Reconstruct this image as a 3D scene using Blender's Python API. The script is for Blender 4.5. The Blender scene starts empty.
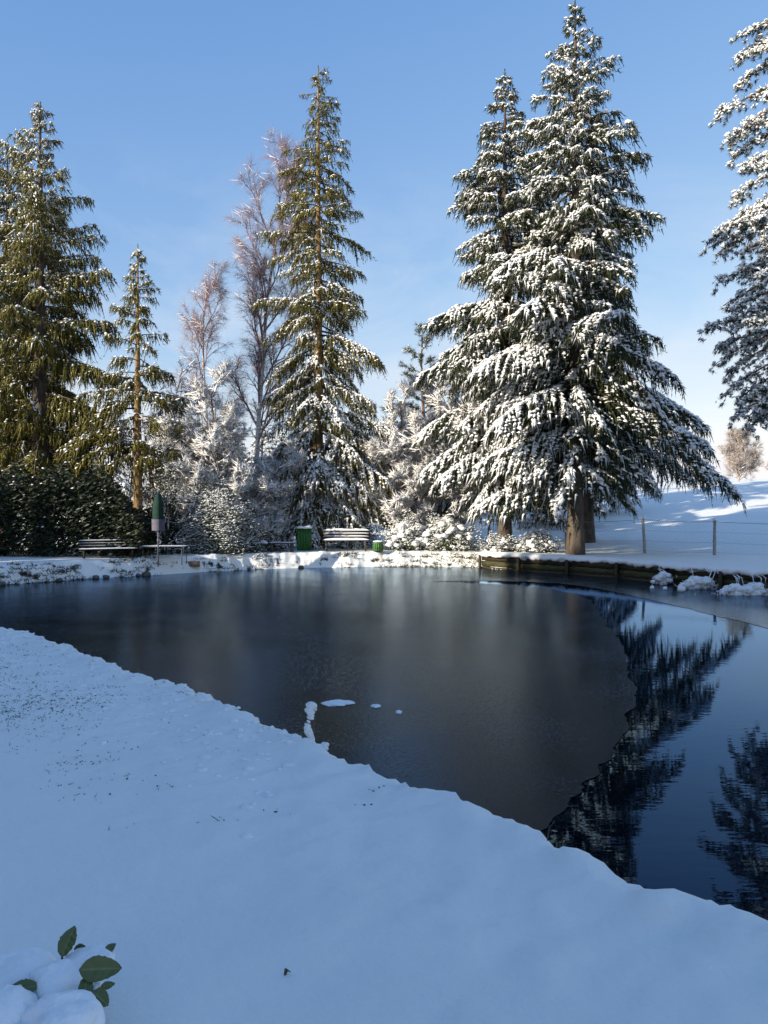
import bpy, math, random
import numpy as np
from mathutils import Vector

# ------------------------------------------------------------------ camera, sky, sun
scene = bpy.context.scene
col = scene.collection
R = math.radians
EYE = 2.1

cam_d = bpy.data.cameras.new('camera')
cam = bpy.data.objects.new('camera', cam_d)
col.objects.link(cam)
cam.location = (0, 0, EYE)
cam.rotation_euler = (R(90), 0, 0)
cam_d.sensor_fit = 'VERTICAL'
cam_d.sensor_height = 24
cam_d.lens = 24 * 804 / 1024
cam_d.clip_start = 0.05
cam_d.clip_end = 3000
scene.camera = cam

SUN_EL = R(17)
SUN_AZ = math.atan2(-0.82, -0.57)          # measured from +Y towards +X
sun_dir = Vector((math.sin(SUN_AZ) * math.cos(SUN_EL), math.cos(SUN_AZ) * math.cos(SUN_EL), math.sin(SUN_EL)))

world = bpy.data.worlds.new('World')
scene.world = world
world.use_nodes = True
wn, wl = world.node_tree.nodes, world.node_tree.links
wn.clear()
w_out = wn.new('ShaderNodeOutputWorld')
w_bg = wn.new('ShaderNodeBackground')
w_bg.inputs['Strength'].default_value = 0.10
sky = wn.new('ShaderNodeTexSky')
sky.sky_type = 'NISHITA'
sky.sun_disc = False
sky.sun_elevation = SUN_EL
sky.sun_rotation = SUN_AZ
sky.altitude = 500
sky.air_density = 1.0
sky.dust_density = 0.25
sky.ozone_density = 2.6
# thin cloud wisps, thickest low over the horizon
tc = wn.new('ShaderNodeTexCoord')
sep = wn.new('ShaderNodeSeparateXYZ')
wl.new(tc.outputs['Generated'], sep.inputs[0])
mp = wn.new('ShaderNodeMapping')
mp.inputs['Scale'].default_value = (2.2, 2.2, 4.5)
mp.inputs['Location'].default_value = (1.7, 0.4, 0.2)
wl.new(tc.outputs['Generated'], mp.inputs[0])
cn = wn.new('ShaderNodeTexNoise')
cn.inputs['Scale'].default_value = 1.6
cn.inputs['Detail'].default_value = 9
cn.inputs['Roughness'].default_value = 0.62
cn.inputs['Distortion'].default_value = 0.5
wl.new(mp.outputs[0], cn.inputs['Vector'])
cr = wn.new('ShaderNodeMapRange')
cr.inputs['From Min'].default_value = 0.41
cr.inputs['From Max'].default_value = 0.78
wl.new(cn.outputs['Fac'], cr.inputs['Value'])
hz = wn.new('ShaderNodeMapRange')           # fade out with height
hz.inputs['From Min'].default_value = 0.42
hz.inputs['From Max'].default_value = 0.04
wl.new(sep.outputs['Z'], hz.inputs['Value'])
mul = wn.new('ShaderNodeMath'); mul.operation = 'MULTIPLY'
wl.new(cr.outputs[0], mul.inputs[0]); wl.new(hz.outputs[0], mul.inputs[1])
mul2 = wn.new('ShaderNodeMath'); mul2.operation = 'MULTIPLY'
mul2.inputs[1].default_value = 1.3
mul2.use_clamp = True
hz2 = wn.new('ShaderNodeMapRange')          # cloud bank along the horizon
hz2.inputs['From Min'].default_value = 0.11; hz2.inputs['From Max'].default_value = 0.03
wl.new(sep.outputs['Z'], hz2.inputs['Value'])
cr2 = wn.new('ShaderNodeMapRange'); cr2.inputs['From Min'].default_value = 0.30; cr2.inputs['From Max'].default_value = 0.52
wl.new(cn.outputs['Fac'], cr2.inputs['Value'])
hm = wn.new('ShaderNodeMath'); hm.operation = 'MULTIPLY'; wl.new(hz2.outputs[0], hm.inputs[0]); wl.new(cr2.outputs[0], hm.inputs[1])
mx_ = wn.new('ShaderNodeMath'); mx_.operation = 'MAXIMUM'; wl.new(mul.outputs[0], mx_.inputs[0]); wl.new(hm.outputs[0], mx_.inputs[1])
wl.new(mx_.outputs[0], mul2.inputs[0])
wmix = wn.new('ShaderNodeMix'); wmix.data_type = 'RGBA'
wmix.inputs[7].default_value = (5.6, 5.9, 6.4, 1)
wl.new(mul2.outputs[0], wmix.inputs[0])
# overall film response of the sky colour, the same in every direction
ssep = wn.new('ShaderNodeSeparateColor'); scom = wn.new('ShaderNodeCombineColor')
wl.new(sky.outputs[0], ssep.inputs[0])
for ch, (gm, gain) in enumerate(((0.95, 1.66), (0.68, 1.98), (0.36, 3.42))):
    pw = wn.new('ShaderNodeMath'); pw.operation = 'POWER'; pw.inputs[1].default_value = gm
    ml = wn.new('ShaderNodeMath'); ml.operation = 'MULTIPLY'; ml.inputs[1].default_value = gain
    wl.new(ssep.outputs[ch], pw.inputs[0]); wl.new(pw.outputs[0], ml.inputs[0]); wl.new(ml.outputs[0], scom.inputs[ch])
wl.new(scom.outputs[0], wmix.inputs[6])
wl.new(wmix.outputs[2], w_bg.inputs['Color'])
wl.new(w_bg.outputs[0], w_out.inputs[0])

sun_d = bpy.data.lights.new('sun', 'SUN')
sun_d.energy = 5.0
sun_d.angle = R(0.5)
sun_d.color = (1.0, 0.90, 0.74)
sun = bpy.data.objects.new('sun', sun_d)
col.objects.link(sun)
sun.rotation_euler = sun_dir.to_track_quat('Z', 'Y').to_euler()
sun.location = (-40, -30, 40)

vs = scene.view_settings
vs.view_transform = 'Standard'
vs.look = 'None'
vs.exposure = 0.6
vs.gamma = 1
vs.use_curve_mapping = False
scene.render.engine = 'CYCLES'
scene.cycles.use_denoising = True
scene.cycles.max_bounces = 6
scene.cycles.diffuse_bounces = 3
scene.cycles.glossy_bounces = 3
scene.cycles.transmission_bounces = 3

rng = np.random.default_rng(11)

# ------------------------------------------------------------------ helpers
def px(x, y, Y):
    """world point seen at photo pixel (x, y) at depth Y"""
    return np.array([(x - 384) / 804 * Y, Y, EYE - (y - 512) / 804 * Y])

def _hash(ix, iy, seed):
    n = (ix.astype(np.int64) * 374761393 + iy.astype(np.int64) * 668265263 + seed * 982451653) & 0x7fffffff
    n = ((n ^ (n >> 13)) * 1274126177) & 0x7fffffff
    n = n ^ (n >> 16)
    return (n & 0xffff) / 65535.0

def noise2(x, y, seed=0):
    ix, iy = np.floor(x), np.floor(y)
    fx, fy = x - ix, y - iy
    fx = fx * fx * fx * (fx * (fx * 6 - 15) + 10)
    fy = fy * fy * fy * (fy * (fy * 6 - 15) + 10)
    a = _hash(ix, iy, seed); b = _hash(ix + 1, iy, seed)
    c = _hash(ix, iy + 1, seed); d = _hash(ix + 1, iy + 1, seed)
    return (a + (b - a) * fx) * (1 - fy) + (c + (d - c) * fx) * fy

def fbm(x, y, seed=0, octv=4):
    s = np.zeros_like(x, dtype=float); amp = 0.5; f = 1.0
    for k in range(octv):
        s += amp * (noise2(x * f, y * f, seed + k * 17) - 0.5)
        amp *= 0.5; f *= 2.03
    return s

def sstep(a, b, v):
    t = np.clip((v - a) / (b - a), 0, 1)
    return t * t * (3 - 2 * t)

def norm(v):
    v = np.asarray(v, float)
    return v / np.maximum(np.linalg.norm(v, axis=-1, keepdims=True), 1e-9)

def frame(d):
    """two unit vectors perpendicular to each direction"""
    d = norm(d)
    ref = np.where(np.abs(d[:, 2:3]) > 0.9, np.array([[1.0, 0, 0]]), np.array([[0, 0, 1.0]]))
    u = norm(np.cross(d, ref))
    return u, np.cross(u, d)

class MB:
    def __init__(self):
        self.v = []; self.f = []; self.a = []; self.n = 0
    def add(self, v, f, val=0.5):
        v = np.asarray(v, float).reshape(-1, 3)
        f = np.asarray(f, np.int64).reshape(-1, 3)
        self.v.append(v); self.f.append(f + self.n)
        self.a.append(np.broadcast_to(np.asarray(val, float), (len(v),)) if np.ndim(val) == 0 else np.asarray(val, float))
        self.n += len(v)
    def spikes(self, base, d, length, width, val=None, flat=1.0):
        """open three-sided spikes: 4 vertices, 3 triangles each"""
        base = np.asarray(base, float); N = len(base)
        if N == 0: return
        d = norm(d); u, w = frame(d)
        length = np.broadcast_to(np.asarray(length, float), (N,))[:, None]
        width = np.broadcast_to(np.asarray(width, float), (N,))[:, None]
        ph = rng.uniform(0, 2 * math.pi, (N, 1))
        V = np.empty((N, 4, 3))
        for k in range(3):
            an = ph + k * 2.0944
            V[:, k] = base + (u * np.cos(an) + w * np.sin(an) * flat) * width * 0.5
        V[:, 3] = base + d * length
        F = np.array([[0, 1, 3], [1, 2, 3], [2, 0, 3]])[None] + (np.arange(N) * 4)[:, None, None]
        val = rng.uniform(0, 1, N) if val is None else np.broadcast_to(np.asarray(val, float), (N,))
        self.add(V.reshape(-1, 3), F.reshape(-1, 3), np.repeat(val, 4))
    def lumps(self, c, axis, hl, hw, hh, val=None):
        """stretched octahedra"""
        c = np.asarray(c, float); N = len(c)
        if N == 0: return
        d = norm(axis); u, w = frame(d)
        hl, hw, hh = [np.broadcast_to(np.asarray(q, float), (N,))[:, None] for q in (hl, hw, hh)]
        j = lambda: rng.uniform(0.75, 1.25, (N, 1))
        V = np.stack([c + d * hl * j(), c - d * hl * j(), c + u * hw * j(), c - u * hw * j(), c + w * hh * j()], 1)
        F = np.array([[0, 2, 4], [2, 1, 4], [1, 3, 4], [3, 0, 4], [2, 0, 1], [3, 1, 0]])[None] + (np.arange(N) * 5)[:, None, None]
        val = rng.uniform(0, 1, N) if val is None else np.broadcast_to(np.asarray(val, float), (N,))
        self.add(V.reshape(-1, 3), F.reshape(-1, 3), np.repeat(val, 5))
    def segs(self, p0, p1, r0, r1, sides=4, val=0.5):
        """many tapered tube pieces"""
        p0 = np.asarray(p0, float); p1 = np.asarray(p1, float); N = len(p0)
        if N == 0: return
        u, w = frame(p1 - p0)
        r0 = np.broadcast_to(np.asarray(r0, float), (N,))[:, None]; r1 = np.broadcast_to(np.asarray(r1, float), (N,))[:, None]
        V = np.empty((N, 2 * sides, 3))
        for k in range(sides):
            an = 2 * math.pi * k / sides + math.pi / 4
            o = u * math.cos(an) + w * math.sin(an)
            V[:, k] = p0 + o * r0; V[:, sides + k] = p1 + o * r1
        F = []
        for k in range(sides):
            k2 = (k + 1) % sides
            F += [[k, k2, sides + k2], [k, sides + k2, sides + k]]
        F = np.array(F)[None] + (np.arange(N) * 2 * sides)[:, None, None]
        self.add(V.reshape(-1, 3), F.reshape(-1, 3), val)
    def tube(self, pts, rad, sides=8, val=0.5, cap=True, wob=0.0):
        pts = np.asarray(pts, float); n = len(pts)
        rad = np.broadcast_to(np.asarray(rad, float), (n,))
        tg = np.gradient(pts, axis=0); u, w = frame(tg)
        V = []
        for k in range(sides):
            an = 2 * math.pi * k / sides
            rr = rad * (1 + wob * rng.uniform(-1, 1, n)) if wob else rad
            V.append(pts + (u * math.cos(an) + w * math.sin(an)) * rr[:, None])
        V = np.stack(V, 1).reshape(-1, 3)
        F = []
        for i in range(n - 1):
            for k in range(sides):
                k2 = (k + 1) % sides
                a, b, c, d = i * sides + k, i * sides + k2, (i + 1) * sides + k2, (i + 1) * sides + k
                F += [[a, b, c], [a, c, d]]
        if cap:
            V = np.vstack([V, pts[:1], pts[-1:]])
            for k in range(sides):
                k2 = (k + 1) % sides
                F += [[n * sides, k2, k], [n * sides + 1, (n - 1) * sides + k, (n - 1) * sides + k2]]
        self.add(V, F, val)
    def box(self, c, s, rz=0.0, rx=0.0, jit=0.0):
        c = np.asarray(c, float); s = np.asarray(s, float) / 2
        V = np.array([[x, y, z] for x in (-1, 1) for y in (-1, 1) for z in (-1, 1)], float) * s
        if jit: V += rng.uniform(-jit, jit, V.shape)
        if rx:
            y, z = V[:, 1].copy(), V[:, 2].copy()
            V[:, 1] = y * math.cos(rx) - z * math.sin(rx); V[:, 2] = y * math.sin(rx) + z * math.cos(rx)
        if rz:
            x, y = V[:, 0].copy(), V[:, 1].copy()
            V[:, 0] = x * math.cos(rz) - y * math.sin(rz); V[:, 1] = x * math.sin(rz) + y * math.cos(rz)
        q = [(0, 1, 3, 2), (4, 6, 7, 5), (0, 4, 5, 1), (2, 3, 7, 6), (0, 2, 6, 4), (1, 5, 7, 3)]
        F = []
        for a, b, cc, d in q: F += [[a, b, cc], [a, cc, d]]
        self.add(V + c, F)
    def blob(self, c, r, seed=0, sub=2, rough=0.25, flatb=None, freq=2.0):
        """lumpy pillow of snow: a noise-displaced subdivided octahedron sphere"""
        V, F = ico(sub)
        r = np.asarray(r, float) * np.ones(3)
        off = 7.3 * seed
        n = fbm(V[:, 0] * freq + off + V[:, 2] * 1.3, V[:, 1] * freq + off * 0.7 - V[:, 2] * 1.1, 5 + seed, 3)
        P = V * (1 + rough * 2 * n)[:, None] * r
        if flatb is not None: P[:, 2] = np.maximum(P[:, 2], -flatb)
        self.add(P + np.asarray(c, float), F)
    def build(self, name, mat, parent=None, smooth=False):
        me = bpy.data.meshes.new(name)
        if self.n:
            v = np.concatenate(self.v); f = np.concatenate(self.f); a = np.concatenate(self.a)
            me.vertices.add(len(v)); me.vertices.foreach_set('co', v.astype(np.float32).ravel())
            me.loops.add(len(f) * 3); me.loops.foreach_set('vertex_index', f.astype(np.int32).ravel())
            me.polygons.add(len(f))
            me.polygons.foreach_set('loop_start', (np.arange(len(f)) * 3).astype(np.int32))
            me.polygons.foreach_set('loop_total', np.full(len(f), 3, np.int32))
            at = me.attributes.new('v', 'FLOAT', 'POINT'); at.data.foreach_set('value', a.astype(np.float32))
            me.update(calc_edges=True); me.validate()
            if smooth: me.polygons.foreach_set('use_smooth', np.ones(len(me.polygons), bool))
        me.materials.append(mat)
        return link(name, me, parent)

_ico = {}
def ico(sub):
    if sub in _ico: return _ico[sub]
    import bmesh
    bm = bmesh.new(); bmesh.ops.create_icosphere(bm, subdivisions=sub, radius=1)
    bm.verts.ensure_lookup_table()
    V = np.array([v.co[:] for v in bm.verts]); F = np.array([[v.index for v in f.verts] for f in bm.faces])
    bm.free(); _ico[sub] = (V, F); return _ico[sub]

def link(name, me, parent=None):
    o = bpy.data.objects.new(name, me); col.objects.link(o)
    if parent is not None: o.parent = parent
    return o

def thing(name, label, cat, loc=(0, 0, 0), rz=0.0, group=None):
    o = bpy.data.objects.new(name, None); col.objects.link(o)
    o.empty_display_size = 0.2
    o.location = loc; o.rotation_euler = (0, 0, rz)
    return tag(o, label, cat, group)

def tag(o, label=None, cat=None, group=None, kind=None):
    if label: o['label'] = label
    if cat: o['category'] = cat
    if group: o['group'] = group
    if kind: o['kind'] = kind
    return o

def copy_tree(o, loc, rz, sc, label, group=None):
    def rec(s, parent):
        c = s.copy(); col.objects.link(c); c.parent = parent
        for ch in s.children: rec(ch, c)
        return c
    c = rec(o, None)
    c.location = loc; c.rotation_euler = (0, 0, rz); c.scale = (sc, sc, sc) if np.ndim(sc) == 0 else sc
    c['label'] = label
    if group: c['group'] = group
    return c

# ------------------------------------------------------------------ materials
def mat(name, c0, c1=None, rough=0.8, nscale=None, attr=False, bump=0.0, bscale=20.0, metal=0.0, spec=0.3, detail=4, stretch=None, lo=0.3, hi=0.7, trans=0.0, tcol=None):
    m = bpy.data.materials.new(name); m.use_nodes = True
    nt = m.node_tree; n, l = nt.nodes, nt.links
    b = n['Principled BSDF']
    b.inputs['Roughness'].default_value = rough
    b.inputs['Metallic'].default_value = metal
    b.inputs['Specular IOR Level'].default_value = spec
    co = n.new('ShaderNodeTexCoord')
    vec = co.outputs['Object']
    if stretch:
        mpn = n.new('ShaderNodeMapping'); mpn.inputs['Scale'].default_value = stretch
        l.new(vec, mpn.inputs[0]); vec = mpn.outputs[0]
    b.inputs['Base Color'].default_value = (*c0, 1)
    if c1 is not None:
        mx = n.new('ShaderNodeMix'); mx.data_type = 'RGBA'
        mx.inputs[6].default_value = (*c0, 1); mx.inputs[7].default_value = (*c1, 1)
        if attr:
            at = n.new('ShaderNodeAttribute'); at.attribute_name = 'v'
            l.new(at.outputs['Fac'], mx.inputs[0])
        else:
            nz = n.new('ShaderNodeTexNoise'); nz.inputs['Scale'].default_value = nscale or 4; nz.inputs['Detail'].default_value = detail
            l.new(vec, nz.inputs['Vector'])
            mr = n.new('ShaderNodeMapRange'); mr.inputs['From Min'].default_value = lo; mr.inputs['From Max'].default_value = hi
            l.new(nz.outputs['Fac'], mr.inputs['Value']); l.new(mr.outputs[0], mx.inputs[0])
        l.new(mx.outputs[2], b.inputs['Base Color'])
    if bump:
        bz = n.new('ShaderNodeTexNoise'); bz.inputs['Scale'].default_value = bscale; bz.inputs['Detail'].default_value = 6
        l.new(vec, bz.inputs['Vector'])
        bp = n.new('ShaderNodeBump'); bp.inputs['Strength'].default_value = bump; bp.inputs['Distance'].default_value = 0.02
        l.new(bz.outputs['Fac'], bp.inputs['Height']); l.new(bp.outputs[0], b.inputs['Normal'])
    if trans:
        tr = n.new('ShaderNodeBsdfTranslucent'); tr.inputs['Color'].default_value = (*(tcol or c1 or c0), 1)
        ms = n.new('ShaderNodeMixShader'); ms.inputs[0].default_value = trans
        l.new(b.outputs[0], ms.inputs[1]); l.new(tr.outputs[0], ms.inputs[2])
        l.new(ms.outputs[0], n['Material Output'].inputs['Surface'])
    return m

M = {}
M['snow'] = mat('tree_snow', (0.83, 0.83, 0.82), (0.89, 0.89, 0.88), 0.6, attr=True, spec=0.25)
M['snow_pile'] = mat('snow_pile', (0.85, 0.85, 0.84), (0.89, 0.89, 0.88), 0.6, nscale=14, bump=0.5, bscale=45, spec=0.25)
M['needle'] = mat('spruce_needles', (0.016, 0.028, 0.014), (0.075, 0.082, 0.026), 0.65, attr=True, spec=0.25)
M['needle_gold'] = mat('spruce_needles_olive', (0.042, 0.050, 0.011), (0.22, 0.185, 0.040), 0.6, attr=True, spec=0.25)
M['needle_pine'] = mat('pine_needles', (0.020, 0.036, 0.022), (0.07, 0.085, 0.045), 0.6, attr=True, spec=0.25)
M['bark'] = mat('spruce_bark', (0.045, 0.035, 0.028), (0.13, 0.10, 0.075), 0.9, nscale=7, bump=0.9, bscale=22, stretch=(1, 1, 0.35))
M['bark_gold'] = mat('sun_gold_bark', (0.14, 0.085, 0.035), (0.33, 0.22, 0.10), 0.9, nscale=9, bump=0.9, bscale=18, stretch=(1, 1, 0.3))  # golden sunlight on the trunks is put into this bark colour
M['bark_pine'] = mat('pine_bark', (0.10, 0.055, 0.035), (0.26, 0.15, 0.09), 0.9, nscale=7, bump=0.9, bscale=18, stretch=(1, 1, 0.4))
M['bark_birch'] = mat('birch_bark', (0.10, 0.09, 0.085), (0.62, 0.58, 0.54), 0.8, nscale=5, stretch=(1, 1, 3.5), lo=0.34, hi=0.48)
M['twig'] = mat('bare_twigs', (0.07, 0.055, 0.045), (0.20, 0.16, 0.13), 0.9, attr=True)
M['twig_birch'] = mat('birch_twigs', (0.18, 0.105, 0.11), (0.32, 0.21, 0.21), 0.85, attr=True)
M['twig_tan'] = mat('beech_twigs', (0.24, 0.19, 0.16), (0.42, 0.36, 0.32), 0.9, attr=True)
M['cone'] = mat('spruce_cones', (0.16, 0.08, 0.035), (0.32, 0.17, 0.07), 0.7, attr=True)
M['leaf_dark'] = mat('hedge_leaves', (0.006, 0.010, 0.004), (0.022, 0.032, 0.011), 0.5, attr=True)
M['leaf_shrub'] = mat('shrub_leaves', (0.022, 0.036, 0.012), (0.085, 0.10, 0.03), 0.5, attr=True)
M['wood'] = mat('weathered_wood', (0.05, 0.04, 0.032), (0.13, 0.105, 0.085), 0.85, nscale=6, stretch=(1, 8, 8), bump=0.4)
M['wood_shade'] = mat('shade_dark_wood', (0.014, 0.012, 0.010), (0.035, 0.03, 0.025), 0.85, nscale=6, stretch=(1, 8, 8), bump=0.4)  # darker copy of the bench wood, left bank shade put into its colour
M['plank'] = mat('wet_timber', (0.022, 0.016, 0.011), (0.075, 0.055, 0.032), 0.7, nscale=5, stretch=(1, 1, 6), bump=0.6, bscale=12)
M['moss'] = mat('mossy_timber', (0.03, 0.028, 0.012), (0.09, 0.085, 0.03), 0.85, nscale=4, stretch=(1, 1, 4), bump=0.6, bscale=12)
M['green'] = mat('green_paint', (0.028, 0.10, 0.020), (0.05, 0.155, 0.032), 0.5, nscale=8)
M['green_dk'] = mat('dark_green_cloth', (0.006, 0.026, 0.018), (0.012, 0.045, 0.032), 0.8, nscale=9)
M['lilac'] = mat('lilac_fabric', (0.10, 0.09, 0.125), (0.15, 0.135, 0.18), 0.8, nscale=14)
M['metal'] = mat('grey_metal', (0.20, 0.20, 0.21), (0.34, 0.34, 0.35), 0.45, nscale=20, metal=0.6)
M['metal_shade'] = mat('shade_dark_metal', (0.06, 0.06, 0.065), (0.11, 0.11, 0.12), 0.5, nscale=20, metal=0.4)  # grey metal darkened, the shade over the left table is in the colour
M['post'] = mat('fence_post_wood', (0.24, 0.22, 0.20), (0.48, 0.45, 0.42), 0.9, nscale=9, stretch=(6, 6, 1), bump=0.4)
M['stone'] = mat('bank_stone', (0.05, 0.05, 0.05), (0.17, 0.16, 0.15), 0.9, nscale=6, bump=0.8, bscale=14)
M['brick'] = mat('paving_edge', (0.20, 0.12, 0.08), (0.34, 0.24, 0.17), 0.9, nscale=8, bump=0.4)
M['grass'] = mat('dead_grass', (0.035, 0.032, 0.016), (0.15, 0.12, 0.06), 0.9, attr=True)

def m_ground():
    m = bpy.data.materials.new('snowy_ground'); m.use_nodes = True
    n, l = m.node_tree.nodes, m.node_tree.links
    b = n['Principled BSDF']; b.inputs['Roughness'].default_value = 0.6; b.inputs['Specular IOR Level'].default_value = 0.2
    co = n.new('ShaderNodeTexCoord')
    geo = n.new('ShaderNodeNewGeometry'); sp = n.new('ShaderNodeSeparateXYZ'); l.new(geo.outputs['Normal'], sp.inputs[0])
    nz = n.new('ShaderNodeTexNoise'); nz.inputs['Scale'].default_value = 2.6; nz.inputs['Detail'].default_value = 7; nz.inputs['Roughness'].default_value = 0.65
    l.new(co.outputs['Object'], nz.inputs['Vector'])
    # bare soil where the bank is steep and patchy
    ad = n.new('ShaderNodeMath'); ad.operation = 'MULTIPLY_ADD'; ad.inputs[1].default_value = 1.3
    l.new(nz.outputs['Fac'], ad.inputs[0]); l.new(sp.outputs['Z'], ad.inputs[2])
    mr = n.new('ShaderNodeMapRange'); mr.inputs['From Min'].default_value = 0.98; mr.inputs['From Max'].default_value = 1.10
    l.new(ad.outputs[0], mr.inputs['Value'])
    mx = n.new('ShaderNodeMix'); mx.data_type = 'RGBA'
    mx.inputs[6].default_value = (0.035, 0.028, 0.02, 1)
    n2 = n.new('ShaderNodeTexNoise'); n2.inputs['Scale'].default_value = 0.8; n2.inputs['Detail'].default_value = 3
    l.new(co.outputs['Object'], n2.inputs['Vector'])
    m2 = n.new('ShaderNodeMix'); m2.data_type = 'RGBA'
    m2.inputs[6].default_value = (0.84, 0.83, 0.77, 1); m2.inputs[7].default_value = (0.90, 0.89, 0.83, 1)
    l.new(n2.outputs['Fac'], m2.inputs[0]); l.new(m2.outputs[2], mx.inputs[7])
    l.new(mr.outputs[0], mx.inputs[0]); l.new(mx.outputs[2], b.inputs['Base Color'])
    b1 = n.new('ShaderNodeTexNoise'); b1.inputs['Scale'].default_value = 9; b1.inputs['Detail'].default_value = 9; b1.inputs['Roughness'].default_value = 0.66
    l.new(co.outputs['Object'], b1.inputs['Vector'])
    bp = n.new('ShaderNodeBump'); bp.inputs['Strength'].default_value = 0.55; bp.inputs['Distance'].default_value = 0.03
    l.new(b1.outputs['Fac'], bp.inputs['Height'])
    b2 = n.new('ShaderNodeTexNoise'); b2.inputs['Scale'].default_value = 95; b2.inputs['Detail'].default_value = 6; b2.inputs['Roughness'].default_value = 0.7
    l.new(co.outputs['Object'], b2.inputs['Vector'])
    bq = n.new('ShaderNodeBump'); bq.inputs['Strength'].default_value = 0.45; bq.inputs['Distance'].default_value = 0.006
    l.new(b2.outputs['Fac'], bq.inputs['Height']); l.new(bp.outputs[0], bq.inputs['Normal']); l.new(bq.outputs[0], b.inputs['Normal'])
    return m
M['ground'] = m_ground()

def m_water():
    m = bpy.data.materials.new('open_water'); m.use_nodes = True
    n, l = m.node_tree.nodes, m.node_tree.links
    b = n['Principled BSDF']
    b.inputs['Base Color'].default_value = (0.001, 0.003, 0.006, 1); b.inputs['Roughness'].default_value = 0.012; b.inputs['IOR'].default_value = 1.17; b.inputs['Specular Tint'].default_value = (0.12, 0.45, 1.0, 1)
    co = n.new('ShaderNodeTexCoord')
    mpn = n.new('ShaderNodeMapping'); mpn.inputs['Scale'].default_value = (1.2, 3.6, 1); l.new(co.outputs['Object'], mpn.inputs[0])
    a = n.new('ShaderNodeTexNoise'); a.inputs['Scale'].default_value = 2.2; a.inputs['Detail'].default_value = 3; l.new(mpn.outputs[0], a.inputs['Vector'])
    bp = n.new('ShaderNodeBump'); bp.inputs['Strength'].default_value = 0.07; bp.inputs['Distance'].default_value = 0.012
    l.new(a.outputs['Fac'], bp.inputs['Height']); l.new(bp.outputs[0], b.inputs['Normal'])
    b.inputs['Specular IOR Level'].default_value = 0.0; b.inputs['Roughness'].default_value = 1.0; b.inputs['IOR'].default_value = 1.0
    gl = n.new('ShaderNodeBsdfGlossy'); gl.inputs['Roughness'].default_value = 0.012; gl.inputs['Color'].default_value = (0.42, 0.66, 1.0, 1)
    fr = n.new('ShaderNodeFresnel'); fr.inputs['IOR'].default_value = 1.29
    ms = n.new('ShaderNodeMixShader')
    l.new(bp.outputs[0], gl.inputs['Normal']); l.new(bp.outputs[0], fr.inputs['Normal'])
    l.new(fr.outputs[0], ms.inputs[0]); l.new(b.outputs[0], ms.inputs[1]); l.new(gl.outputs[0], ms.inputs[2])
    l.new(ms.outputs[0], n['Material Output'].inputs['Surface'])
    return m
M['water'] = m_water()

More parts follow.
